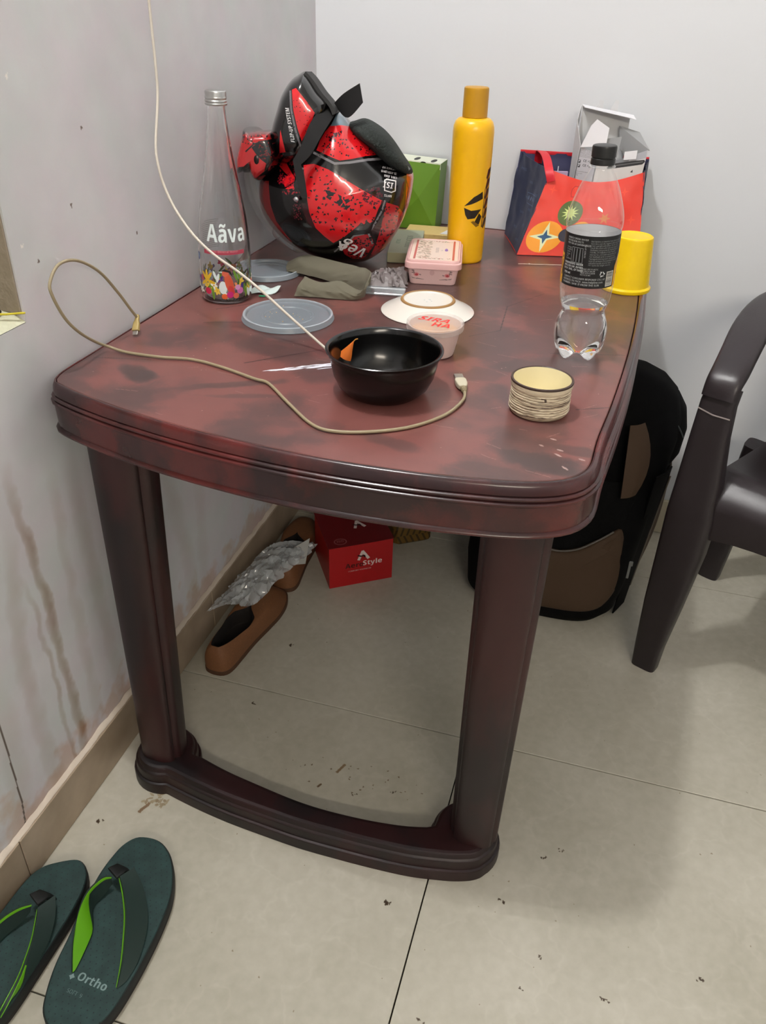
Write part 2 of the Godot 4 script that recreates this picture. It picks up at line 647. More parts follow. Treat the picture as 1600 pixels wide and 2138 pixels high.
func marble() -> Image:
	var n := 1536
	var a := noise(3, 0.0022, 4).get_image(n, n).get_data()
	var b := noise(9, 0.0065, 5).get_image(n, n).get_data()
	var c := noise(21, 0.05, 3).get_image(n, n).get_data()
	var out := PackedByteArray()
	out.resize(n * n * 4)
	for i in n * n:
		var f := (a[i] - 128) * 0.10 + (c[i] - 128) * 0.045
		var vein := 10.0 - absf(b[i] - 128.0)
		if vein > 0.0:
			f += vein * 0.45
		var p := i * 4
		out[p] = int(185 + f)
		out[p + 1] = int(181 + f)
		out[p + 2] = int(166 + f * 1.1)
		out[p + 3] = 255
	var img := Image.create_from_data(n, n, false, Image.FORMAT_RGBA8, out)
	var k := n / 1.9
	var g := RandomNumberGenerator.new()
	g.seed = 4
	# dirt: crumbs and smudges
	for s in [[0.049, 1.222, 3], [0.192, 0.717, 5], [0.184, 0.896, 3], [0.771, 1.065, 2], [0.798, 1.044, 2], [0.55, 1.218, 4], [0.717, 1.162, 3], [0.786, 1.232, 2], [0.882, 1.267, 3], [1.011, 1.195, 3], [0.769, 1.287, 2], [0.641, 1.367, 3], [0.502, 1.017, 2], [0.439, 1.042, 2]]:
		specks(img, Rect2(Vector2(s[0], s[1]) * k - Vector2(4, 3), Vector2(8, 5)), 4, Color(0.25, 0.20, 0.15), int(s[0] * 999), 1.0, s[2])
	for q in 26:
		var r := g.randf()
		ellipse(img, Vector2(0.085 + r * 0.035 + g.randf() * 0.02, 1.135 + g.randf() * 0.03) * k, Vector2(g.randf_range(2, 6), g.randf_range(1, 2.4)), Color(0.64, 0.59, 0.49).lerp(Color(0.54, 0.48, 0.38), g.randf()), g.randf() * 3)
	stroke(img, [Vector2(0.102, 1.186) * k, Vector2(0.104, 1.178) * k, Vector2(0.108, 1.171) * k, Vector2(0.109, 1.165) * k], 4.5, Color(0.50, 0.41, 0.32))
	stroke(img, [Vector2(0.372, 1.045) * k, Vector2(0.376, 1.038) * k], 3.0, Color(0.40, 0.33, 0.25))
	stroke(img, [Vector2(0.394, 1.005) * k, Vector2(0.402, 0.985) * k], 4.0, Color(0.52, 0.44, 0.34))
	specks(img, Rect2(0.30 * k, 0.97 * k, 0.26 * k, 0.07 * k), 26, Color(0.42, 0.36, 0.28), 5, 0.8, 2.2)
	specks(img, Rect2(0, 0, n, n), 260, Color(0.52, 0.47, 0.38), 8, 0.5, 1.6)
	return img

func skirting_stone() -> Image:
	var img := blank(512, 256, Color(0.61, 0.54, 0.46))
	var a := noise(44, 0.012, 5).get_image(512, 256)
	for y in 256:
		for x in 512:
			var f := (a.get_pixel(x, y).r - 0.5) * 0.14
			img.set_pixel(x, y, Color(0.64 + f, 0.57 + f, 0.485 + f))
	return img

func left_wall_paint() -> Image:
	var w := 1216
	var h := 928
	var a := noise(15, 0.006, 4).get_image(w, h).get_data()
	var b := noise(17, 0.02, 4).get_image(w, h).get_data()
	var d := noise(19, 0.011, 3).get_image(w, h).get_data()
	# drips: [points as z, y], half width in metres, strength; one is painted leg shade
	var drips_and_shade := [
		[[1.181, 0.66, 1.181, 0.60, 1.171, 0.526, 1.166, 0.44, 1.164, 0.335, 1.159, 0.23, 1.159, 0.10], 0.012, 1.0],
		[[1.194, 0.60, 1.223, 0.464, 1.241, 0.345, 1.239, 0.246, 1.236, 0.10], 0.020, 0.35],
		[[1.205, 0.50, 1.19, 0.40, 1.187, 0.30, 1.19, 0.2, 1.188, 0.10], 0.007, 0.55],
		[[1.057, 0.63, 1.058, 0.56, 1.054, 0.43, 1.049, 0.28, 1.037, 0.10], 0.020, 0.25],  # table leg's shadow painted as a soft band, not a stain
		[[1.10, 0.64, 1.105, 0.48, 1.11, 0.3, 1.11, 0.1], 0.016, 0.28],
		[[1.31, 0.42, 1.30, 0.3, 1.305, 0.2, 1.31, 0.1], 0.03, 0.25],
		[[0.84, 0.60, 0.80, 0.40, 0.77, 0.22, 0.76, 0.1], 0.03, 0.22],
		[[0.69, 0.45, 0.70, 0.32, 0.71, 0.2, 0.71, 0.1], 0.025, 0.18],
	]
	var out := PackedByteArray()
	out.resize(w * h * 4)
	for y in h:
		var py := 1.45 * (1.0 - (y + 0.5) / h)
		var xs := []
		for dr in drips_and_shade:
			var pts: Array = dr[0]
			var zz := -9.0
			for k in range(0, pts.size() - 2, 2):
				if py <= pts[k + 1] and py > pts[k + 3]:
					zz = lerpf(pts[k], pts[k + 2], (py - pts[k + 1]) / (pts[k + 3] - pts[k + 1]))
			var fade: float = clampf((pts[1] - py) / 0.12, 0, 1)
			xs.append([zz, dr[1], dr[2] * fade])
		for x in w:
			var i := y * w + x
			var z := 1.9 * (x + 0.5) / w
			var f := (a[i] - 128) * 0.045 + (b[i] - 128) * 0.02
			var r := 213.0 + f + (d[i] - 128) * 0.02
			var g := 212.0 + f - (d[i] - 128) * 0.025
			var bl := 215.0 + f
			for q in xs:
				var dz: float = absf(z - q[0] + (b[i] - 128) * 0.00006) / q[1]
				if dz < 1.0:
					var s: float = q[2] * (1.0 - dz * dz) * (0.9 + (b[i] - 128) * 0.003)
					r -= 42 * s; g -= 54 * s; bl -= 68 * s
			# stained foot of the wall
			var ft: float = clampf((0.155 + (b[i] - 128) * 0.0006 - py) / 0.05, 0, 1)
			r -= 10 * ft; g -= 26 * ft; bl -= 38 * ft
			# shade at the table corner, painted into the wall colour
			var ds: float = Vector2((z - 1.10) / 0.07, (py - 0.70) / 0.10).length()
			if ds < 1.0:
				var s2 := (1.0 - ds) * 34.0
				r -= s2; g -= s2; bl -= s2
			out[i * 4] = int(clampf(r, 0, 255)); out[i * 4 + 1] = int(clampf(g, 0, 255)); out[i * 4 + 2] = int(clampf(bl, 0, 255)); out[i * 4 + 3] = 255
	var img := Image.create_from_data(w, h, false, Image.FORMAT_RGBA8, out)
	var k := Vector2(w / 1.9, h / 1.45)
	var crack := []
	for p in [[1.302, 0.40], [1.308, 0.33], [1.310, 0.293], [1.310, 0.239], [1.313, 0.14], [1.319, 0.097]]:
		crack.append(Vector2(p[0], 1.45 - p[1]) * k)
	stroke(img, crack, 1.8, Color(0.40, 0.36, 0.33))
	for s in [[1.027, 1.089, 3], [1.062, 0.905, 3], [1.035, 0.878, 2], [0.95, 0.93, 2], [0.9, 1.02, 2], [0.80, 0.86, 2]]:
		specks(img, Rect2(Vector2(s[0], 1.45 - s[1]) * k - Vector2(1, 1), Vector2(2, 2)), 2, Color(0.45, 0.40, 0.38) if s[2] == 2 else Color(0.93, 0.92, 0.90), int(s[0] * 500), 1.0, s[2])
	return img

# ---------------------------------------------------------------- the table
func table_outline() -> Array:
	# outer edge of the rim seen from above: bowed ends, a slightly bowed right side, rounded corners
	var p := []
	var bow := v2s([0.026, 1.090, 0.045, 1.099, 0.072, 1.109, 0.125, 1.125, 0.188, 1.140, 0.255, 1.152, 0.325, 1.161, 0.390, 1.166, 0.447, 1.1675, 0.505, 1.166, 0.560, 1.162, 0.605, 1.156, 0.646, 1.149, 0.680, 1.139, 0.704, 1.127, 0.722, 1.112, 0.734, 1.092, 0.741, 1.065])
	p.append_array(bow)
	for z in [1.0, 0.9, 0.8, 0.7, 0.6, 0.5, 0.4, 0.3, 0.2]:
		p.append(Vector2(0.776 - 0.034 * pow(maxf(z - 0.42, 0.0) / 0.6, 2.0), z))
	p.append_array(v2s([0.773, 0.12, 0.766, 0.085, 0.748, 0.060, 0.715, 0.045, 0.62, 0.022, 0.5, 0.010, 0.39, 0.007, 0.28, 0.010, 0.16, 0.022, 0.065, 0.045, 0.030, 0.060, 0.010, 0.085, 0.0065, 0.12]))
	for z in [0.25, 0.4, 0.55, 0.7, 0.85, 0.95]:
		p.append(Vector2(0.0065, z))
	p.append_array(v2s([0.0065, 1.030, 0.0085, 1.056, 0.0150, 1.077]))
	return resample(smooth(p, 5, true), 280)

func rim_inset(out: Array, d: float) -> Array:
	# the rim is narrower along the side that stands against the wall
	var q := inset(out, d)
	if d > 0.0:
		for i in q.size():
			var k := smoothstep(0.008, 0.030, out[i].x)
			q[i] = out[i].lerp(q[i], lerpf(0.36, 1.0, k))
	return q

func dining_table() -> void:
	var o := thing("dining_table", "maroon marbled plastic dining table with a bowed end and thick legs", "table")
	var out := table_outline()
	var wood := tex(maroon_marble())
	var top_m := mat(Color(1, 1, 1), 0.30, 0.0, {"albedo_texture": tex(tabletop_print()), "metallic_specular": 0.5})
	var rim_m := mat(Color(1, 1, 1), 0.22, 0.0, {"albedo_texture": wood, "uv1_triplanar": true, "uv1_scale": Vector3(1.6, 1.6, 1.6)})
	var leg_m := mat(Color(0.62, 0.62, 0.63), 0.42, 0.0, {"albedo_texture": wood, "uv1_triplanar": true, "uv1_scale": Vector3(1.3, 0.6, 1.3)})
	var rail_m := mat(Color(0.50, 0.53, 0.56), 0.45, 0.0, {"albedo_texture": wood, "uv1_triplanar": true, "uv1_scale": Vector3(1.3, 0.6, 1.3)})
	# panel
	var t := Mb.new()
	t.loft([lay(rim_inset(out, 0.0120), 0.722), lay(rim_inset(out, 0.0120), 0.7288), lay(rim_inset(out, 0.0132), TABLE_Y)], false, true)
	planar(t, func(q): return Vector2(q.x / 0.8, q.z / 1.2))
	var tt := part(o, "tabletop", t.done(30), top_m, "scratched maroon top with dark smoky marbling")
	# moulded rim and apron
	var prof := [[0.0116, 0.720], [0.0112, 0.7285], [0.0104, 0.7304], [0.0080, 0.7312], [0.0048, 0.7302], [0.0022, 0.7270], [0.0006, 0.7215], [0.0, 0.7168], [0.0012, 0.7150], [-0.0014, 0.7146], [-0.0030, 0.7132], [-0.0030, 0.7114], [-0.0014, 0.7100], [0.0002, 0.7094], [-0.0030, 0.7086], [-0.0048, 0.7070], [-0.0048, 0.7050], [-0.0032, 0.7034], [-0.0018, 0.7028], [-0.0018, 0.7000], [-0.0012, 0.6690], [-0.0040, 0.6675], [-0.0052, 0.6655], [-0.0048, 0.6630], [-0.0028, 0.6615], [0.0050, 0.6615], [0.0070, 0.668], [0.0090, 0.704], [0.0180, 0.712]]
	var rings := []
	for q in prof:
		rings.append(lay(rim_inset(out, q[0]), q[1]))
	var r := Mb.new()
	r.loft(rings)
	var under := Mb.new()
	under.loft([lay(rim_inset(out, 0.0180), 0.7120), lay(rim_inset(out, 0.0180), 0.7125)], true, true)
	part(o, "edge_rim", r.done(38, false), rim_m, "glossy moulded rim with two thin beads")
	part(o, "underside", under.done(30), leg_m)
	# white residue strip stuck on the panel
	var w := Mb.new()
	var g := RandomNumberGenerator.new()
	g.seed = 11
	for k in 46:
		var f := g.randf()
		var c := Vector3(lerpf(0.268, 0.352, f), TABLE_Y + 0.0004, lerpf(0.948, 0.892, f) + (g.randf() - 0.35) * 0.026 * f)
		var l := g.randf_range(0.006, 0.022) * (0.4 + 0.6 * f)
		var dir := Vector3(0.82, 0, -0.56).rotated(Vector3.UP, g.randf_range(-0.12, 0.12))
		var q := Vector3(0.56, 0, 0.82) * g.randf_range(0.0006, 0.0022)
		w.loft([PackedVector3Array([c - dir * l, c + q * 0.8, c + dir * l, c - q]), PackedVector3Array([c - dir * l * 0.9 + Vector3(0, 0.0004, 0), c + q * 0.6 + Vector3(0, 0.0005, 0), c + dir * l * 0.9 + Vector3(0, 0.0004, 0), c - q * 0.7 + Vector3(0, 0.0005, 0)])], true, true)
	part(tt, "tape_residue", w.done(20), mat(Color(0.93, 0.93, 0.97), 0.35), "streaky white residue strip")
	# legs
	for c in [[0.103, 0.098, 1.088, 1.060, 1.0], [0.656, 0.657, 1.088, 1.060, 1.0], [0.103, 0.098, 0.085, 0.112, -1.0], [0.656, 0.657, 0.085, 0.112, -1.0]]:
		var lg := Mb.new()
		var lr := []
		for j in 9:
			var f := j / 8.0
			var s := lerpf(0.0375, 0.0465, f)
			var ctr := Vector3(lerpf(c[0], c[1], f), lerpf(0.054, 0.708, f), lerpf(c[2], c[3], f))
			var ring := PackedVector3Array()
			for i in 48:
				var a := TAU * i / 48
				var rad := 1.0
				# flat back flanges and a groove on each flank
				var q := fposmod(a * signf(c[4]) + TAU, TAU)
				for at in [0.50, PI - 0.50]:
					var dq := absf(angle_difference(a * 1.0, -at if c[4] > 0 else at))
					if dq < 0.20:
						rad -= 0.17 * (1.0 - dq / 0.20)
				var cc := cos(a)
				var ss := sin(a)
				ring.append(ctr + Vector3(signf(cc) * pow(absf(cc), 0.78) * s * rad, 0, -signf(ss) * pow(absf(ss), 0.78) * s * 0.86 * rad))
			lr.append(ring)
		lg.loft(lr, true, true)
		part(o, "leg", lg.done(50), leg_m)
	# foot rails following the bow, with round pads under the legs
	for back in [false, true]:
		var band := []
		var o_pts := v2s([0.05, 1.105, 0.074, 1.122, 0.12, 1.137, 0.182, 1.150, 0.25, 1.160, 0.321, 1.166, 0.385, 1.170, 0.449, 1.170, 0.51, 1.1685, 0.567, 1.165, 0.61, 1.158, 0.648, 1.149, 0.678, 1.134, 0.696, 1.105])
		var i_pts := v2s([0.60, 1.088, 0.55, 1.102, 0.49, 1.110, 0.42, 1.113, 0.36, 1.110, 0.29, 1.100, 0.23, 1.090, 0.17, 1.075])
		band.append_array(smooth(o_pts, 4))
		band.append_array(smooth(i_pts, 4))
		var poly := PackedVector2Array(band)
		for cx in [0.104, 0.642]:
			var circle := PackedVector2Array()
			for i in 32:
				circle.append(Vector2(cx + cos(TAU * i / 32) * 0.058, 1.085 + sin(TAU * i / 32) * 0.060))
			var merged := Geometry2D.merge_polygons(poly, circle)
			poly = merged[0]
		var shape := resample(Array(poly), 260)
		if back:
			var flipped := []
			for q in shape:
				flipped.append(Vector2(q.x, 1.180 - q.y))
			shape = flipped
		var f := Mb.new()
		var fr := []
		for q in [[0.0, 0.0005], [0.0, 0.020], [0.0012, 0.0225], [0.0045, 0.0235], [0.005, 0.040], [0.006, 0.0425], [0.009, 0.0445], [0.010, 0.0505], [0.0125, 0.0535], [0.017, 0.0545]]:
			fr.append(lay(inset(shape, q[0]), q[1]))
		f.loft(fr, false, false)
		var tri := Geometry2D.triangulate_polygon(PackedVector2Array(inset(shape, 0.017)))
		var ins := inset(shape, 0.017)
		for i in range(0, tri.size(), 3):
			var va := Vector3(ins[tri[i]].x, 0.0545, ins[tri[i]].y)
			var vb := Vector3(ins[tri[i + 1]].x, 0.0545, ins[tri[i + 1]].y)
			var vc := Vector3(ins[tri[i + 2]].x, 0.0545, ins[tri[i + 2]].y)
			if (vb - va).cross(vc - va).y < 0:
				f.tri(va, vc, vb)
			else:
				f.tri(va, vb, vc)
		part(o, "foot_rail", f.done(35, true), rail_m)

func maroon_marble() -> Image:
	var n := 512
	var a := noise(51, 0.008, 4)
	a.domain_warp_enabled = true
	a.domain_warp_amplitude = 60.0
	a.domain_warp_frequency = 0.006
	var d := a.get_seamless_image(n, n).get_data()
	var out := PackedByteArray()
	out.resize(n * n * 4)
	for i in n * n:
		var f := smoothstep(0.30, 0.75, d[i] / 255.0)
		var c := Color(0.36, 0.155, 0.15).lerp(Color(0.185, 0.125, 0.13), f)
		out[i * 4] = int(c.r * 255); out[i * 4 + 1] = int(c.g * 255); out[i * 4 + 2] = int(c.b * 255); out[i * 4 + 3] = 255
	return Image.create_from_data(n, n, false, Image.FORMAT_RGBA8, out)

func tabletop_print() -> Image:
	var w := 800
	var h := 1200
	var a := noise(61, 0.0045, 4)
	a.domain_warp_enabled = true
	a.domain_warp_amplitude = 70.0
	a.domain_warp_frequency = 0.004
	var d := a.get_image(w, h).get_data()
	var e := noise(63, 0.02, 4).get_image(w, h).get_data()
	# smoky dark patches: x, z, radius x, radius z, strength, turn
	var blobs := [[0.105, 1.015, 0.050, 0.024, 0.95, 0.5], [0.26, 0.74, 0.20, 0.09, 0.75, 0.2], [0.50, 0.74, 0.17, 0.10, 0.7, -0.2], [0.40, 0.50, 0.26, 0.14, 0.8, 0.1], [0.66, 0.60, 0.10, 0.20, 0.75, 0.0], [0.12, 0.55, 0.11, 0.12, 0.7, 0.0], [0.45, 0.2, 0.3, 0.12, 0.75, 0.0], [0.06, 0.965, 0.06, 0.02, 0.5, 0.0], [0.245, 0.81, 0.06, 0.04, 0.75, 0.6], [0.14, 0.83, 0.05, 0.03, 0.5, 0.2], [0.235, 1.01, 0.09, 0.012, 0.6, -0.5], [0.27, 1.035, 0.08, 0.009, 0.45, -0.3], [0.335, 1.085, 0.06, 0.016, 0.5, 0.1], [0.67, 1.085, 0.055, 0.030, 0.95, 0.2], [0.71, 1.04, 0.035, 0.016, 0.6, 0.0], [0.61, 0.80, 0.075, 0.035, 0.85, -0.4], [0.55, 0.86, 0.06, 0.03, 0.5, -0.5], [0.63, 1.12, 0.07, 0.018, 0.7, 0.0], [0.48, 1.09, 0.05, 0.018, 0.5, 0.2], [0.30, 0.84, 0.07, 0.03, 0.6, 0.3], [0.33, 0.74, 0.08, 0.05, 0.6, 0.1], [0.18, 0.62, 0.09, 0.06, 0.6, 0.0], [0.47, 0.66, 0.10, 0.05, 0.6, 0.0], [0.62, 0.5, 0.09, 0.09, 0.6, 0.3], [0.45, 0.4, 0.1, 0.09, 0.6, 0.0], [0.2, 0.4, 0.12, 0.1, 0.6, 0.0], [0.55, 0.2, 0.14, 0.08, 0.6, 0.0]]
	var out := PackedByteArray()
	out.resize(w * h * 4)
	var red := Color(0.475, 0.295, 0.275)
	var dark := Color(0.285, 0.225, 0.22)
	for y in h:
		var near := []
		var z := 1.2 * y / h
		for b in blobs:
			if absf(b[1] - z) < maxf(b[2], b[3]) + 0.01:
				near.append([b[0], b[1], b[2], b[3], b[4], cos(b[5]), sin(b[5])])
		for x in w:
			var i := y * w + x
			var px := 0.8 * x / w
			var f := smoothstep(0.42, 0.80, d[i] / 255.0) * 0.75
			for b in near:
				var dx: float = px - b[0]
				var dz: float = z - b[1]
				var u: float = (dx * b[5] + dz * b[6]) / b[2] + (d[i] - 128) * 0.004
				var v: float = (dz * b[5] - dx * b[6]) / b[3] + (e[i] - 128) * 0.003
				var q := u * u + v * v
				if q < 1.0:
					f = maxf(f, b[4] * smoothstep(0.0, 0.75, 1.0 - q))
			f += (e[i] - 128) * 0.0009
			var c := red.lerp(dark, clampf(f, 0, 1))
			out[i * 4] = int(c.r * 255); out[i * 4 + 1] = int(c.g * 255); out[i * 4 + 2] = int(c.b * 255); out[i * 4 + 3] = 255
	var img := Image.create_from_data(w, h, false, Image.FORMAT_RGBA8, out)
	var k := 1000.0
	var g := RandomNumberGenerator.new()
	g.seed = 6
	# moulded lines
	for l in [[0.645, 0.738, 0.752, 0.706], [0.700, 0.925, 0.752, 0.898], [0.02, 0.985, 0.10, 0.965], [0.514, 0.71, 0.556, 0.667], [0.556, 0.667, 0.548, 0.545], [0.548, 0.545, 0.60, 0.45], [0.10, 0.80, 0.23, 0.745], [0.23, 0.93, 0.36, 0.80], [0.09, 0.735, 0.16, 0.66]]:
		stroke(img, [Vector2(l[0], l[1]) * k, Vector2(l[2], l[3]) * k], 1.6, Color(0.19, 0.13, 0.13))
	# scratches and crumbs
	for q in 70:
		var p := Vector2(g.randf_range(0.05, 0.72), g.randf_range(0.45, 1.12)) * k
		var dir := Vector2(g.randf_range(6, 34), 0).rotated(g.randf_range(-0.9, 0.5))
		stroke(img, [p, p + dir * 0.5 + Vector2(0, g.randf_range(-1, 1)), p + dir], 0.9, Color(0.58, 0.43, 0.41, 1))
	specks(img, Rect2(40, 420, 690, 700), 90, Color(0.72, 0.62, 0.58), 13, 0.5, 1.6)
	for s in [[0.681, 1.020], [0.692, 1.046], [0.719, 1.061], [0.702, 1.088], [0.669, 1.041], [0.691, 1.059]]:
		ellipse(img, Vector2(s[0], s[1]) * k, Vector2(g.randf_range(3, 6), 1.6), Color(0.66, 0.56, 0.53), g.randf_range(0.2, 0.8))
	return img

# ---------------------------------------------------------------- the chair
func plastic_chair() -> void:
	var fx := Vector3(0.917, 0, 0.40)     # along the front edge, to the viewer's right
	var bk := Vector3(0.40, 0, -0.917)    # from the front towards the backrest
	var o := thing("plastic_chair", "dark brown plastic armchair at the right, facing the viewer", "chair", Vector3(0.92, 0, 0.54))
	var m := mat(Color(0.155, 0.13, 0.14), 0.34, 0.0, {"metallic_specular": 0.45})
	bumpy(m, grain(71, 256, 0.09, 3), 0.012, 9.0)
	var at := func(x: float, y: float, z: float) -> Vector3: return fx * x + bk * z + Vector3(0, y, 0)
	var wide := [fx]
	for side in [0, 1]:
		var sx := 0.0 if side == 0 else 0.47
		var s := 1.0 if side == 0 else -1.0
		# front leg runs on up to the arm
		var lg := Mb.new()
		var pts := []
		var half := []
		for q in [[0.0, 0.001, 0.0, 0.025, 0.019], [0.0, 0.06, 0.0, 0.028, 0.021], [0.004, 0.17, 0.002, 0.036, 0.024], [0.009, 0.30, 0.008, 0.043, 0.026], [0.009, 0.38, 0.012, 0.0445, 0.026], [0.006, 0.46, 0.014, 0.039, 0.021], [0.003, 0.54, 0.013, 0.033, 0.017], [0.002, 0.60, 0.016, 0.030, 0.015], [0.003, 0.628, 0.026, 0.029, 0.014]]:
			pts.append(at.call(sx + q[0] * s, q[1], q[2]))
			half.append([q[3], q[4]])
		lg.bar(pts, half, wide, 4.5, 28)
		var front_leg := part(o, "leg", lg.done(45), m)
		if side == 0:
			var sc := Mb.new()
			sc.ribbon([at.call(-0.026, 0.5885, 0.0005), at.call(0.002, 0.5845, -0.0035), at.call(0.031, 0.583, 0.0005)], [at.call(-0.026, 0.5865, 0.0005), at.call(0.002, 0.5825, -0.0035), at.call(0.031, 0.581, 0.0005)], 0.0012)
			part(front_leg, "scuff", sc.done(40), mat(Color(0.62, 0.58, 0.57), 0.6), "pale scuffed crease")
		var ar := Mb.new()
		pts = []
		half = []
		for q in [[0.001, 0.610, 0.008, 0.0290, 0.011], [0.001, 0.634, 0.018, 0.030, 0.013], [0.0, 0.650, 0.042, 0.031, 0.014], [-0.006, 0.671, 0.09, 0.032, 0.012], [-0.014, 0.690, 0.15, 0.034, 0.011], [-0.018, 0.704, 0.225, 0.036, 0.011], [-0.012, 0.711, 0.30, 0.037, 0.011], [0.008, 0.711, 0.365, 0.036, 0.012], [0.050, 0.709, 0.410, 0.034, 0.012], [0.095, 0.708, 0.428, 0.032, 0.012]]:
			pts.append(at.call(sx + q[0] * s, q[1], q[2]))
			half.append([q[3], q[4]])
		ar.bar(smooth(pts, 3), smooth_half(half, 3), wide, 4.0, 24)
		part(o, "armrest", ar.done(45), m)
		# rear leg
		var rl := Mb.new()
		pts = []
		half = []
		for q in [[-0.020, 0.001, 0.405, 0.024, 0.020], [-0.014, 0.12, 0.400, 0.029, 0.022], [0.004, 0.25, 0.390, 0.034, 0.024], [0.016, 0.375, 0.380, 0.036, 0.024]]:
			pts.append(at.call(sx + q[0] * s, q[1], q[2]))
			half.append([q[3], q[4]])
		rl.bar(pts, half, wide, 4.5, 28)
		part(o, "leg", rl.done(45), m)
	# seat: dished sheet with a rolled front and side apron
	var rows := []
	for j in 13:
		var f := j / 12.0
		var row := []
		for i in 13:
			var u := i / 12.0
			var x := lerpf(0.030, 0.440, u)
			var edge := pow(absf(u * 2.0 - 1.0), 3.0)
			var y := 0.452 - 0.018 * sin(PI * f) * (1.0 - edge) - 0.070 * f + 0.010 * edge + 0.012 * pow(f, 6.0)
			row.append(at.call(x, y, 0.050 + 0.375 * f))
		rows.append(row)
	var front := []
	for q in [[0.006, 0.336], [0.004, 0.350], [0.002, 0.405], [0.006, 0.416], [0.016, 0.428], [0.034, 0.446]]:
		var row := []
		for i in 13:
			var u := i / 12.0
			row.append(at.call(lerpf(0.030, 0.440, u), q[1] + (0.018 * (1.0 - pow(absf(u * 2 - 1), 4.0)) if q[1] < 0.355 else 0.0), q[0]))
		front.append(row)
	front.append_array(rows)
	var st := Mb.new()
	st.sheet(front, 0.004)
	part(o, "seat", st.done(60, false), m)
	for sx in [0.030, 0.440]:
		var ap := Mb.new()
		var g := []
		for q in [0.0, 1.0]:
			var row := []
			for j in 9:
				var f := j / 8.0
				row.append(at.call(sx, lerpf(0.345 - 0.02 * f, 0.452 - 0.070 * f, q), 0.03 + 0.39 * f))
			g.append(row)
		ap.sheet(g, 0.004)
		part(o, "side_apron", ap.done(60, false), m)
	# backrest with vertical slots
	for k in 7:
		var x := 0.085 + 0.05 * k
		var sl := Mb.new()
		var pts := []
		for q in [[0.41, 0.418], [0.52, 0.440], [0.64, 0.462], [0.76, 0.485]]:
			pts.append(at.call(x, q[0], q[1] + 0.012 * (1.0 - pow(absf(k - 3) / 3.0, 2.0))))
		sl.bar(smooth(pts, 3), [[0.016, 0.004]], wide, 5.0, 16)
		part(o, "back_slat", sl.done(45), m)
	var top := Mb.new()
	var tp := []
	for i in 13:
		var u := i / 12.0
		tp.append(at.call(lerpf(0.05, 0.42, u), 0.775 + 0.03 * (1.0 - pow(absf(u * 2 - 1), 2.5)), 0.482 + 0.014 * (1.0 - pow(u * 2 - 1, 2.0))))
	top.bar(tp, [[0.03, 0.006]], [Vector3.UP], 4.0, 18)
	part(o, "top_rail", top.done(45), m)
	for s in [0, 1]:
		var up := Mb.new()
		var sx := 0.058 if s == 0 else 0.412
		up.bar([at.call(sx, 0.40, 0.40), at.call(sx, 0.55, 0.430), at.call(sx, 0.70, 0.455), at.call(sx, 0.79, 0.482)], [[0.024, 0.009]], wide, 4.0, 18)
		part(o, "back_post", up.done(45), m)

func smooth_half(half: Array, per: int) -> Array:
	var a := []
	for h in half:
		a.append(Vector2(h[0], h[1]))
	var out := []
	for s in smooth(a, per):
		out.append([s.x, s.y])
	return out

# ---------------------------------------------------------------- small things
const T := 0.7304

func build_rest() -> void:
	helmet()
	glass_bottle()
	spray_can()
	tote_bag()
	carton()
	pet_bottle()
	yellow_tub()
	green_gift_box()
	butter_box()
	flat_boxes()
	plate_and_cups()
	container_lids()
	cloth_and_covers()
	cables()
	shoe_box()
	shoes()
	backpack()
	flip_flops()
	niche_bits()

func facing(o: Node3D, dx: float, dz: float) -> void:
	# turns a lathed thing so that the middle of its print (u = 0.5) looks along (dx, dz)
	o.rotation.y = atan2(dz, -dx)

func print_mat(img: Image, rough := 0.5) -> StandardMaterial3D:
	var m := mat(Color(1, 1, 1), rough, 0.0, {"albedo_texture": tex(img)})
	m.transparency = BaseMaterial3D.TRANSPARENCY_ALPHA_SCISSOR
	m.alpha_scissor_threshold = 0.5
	return m

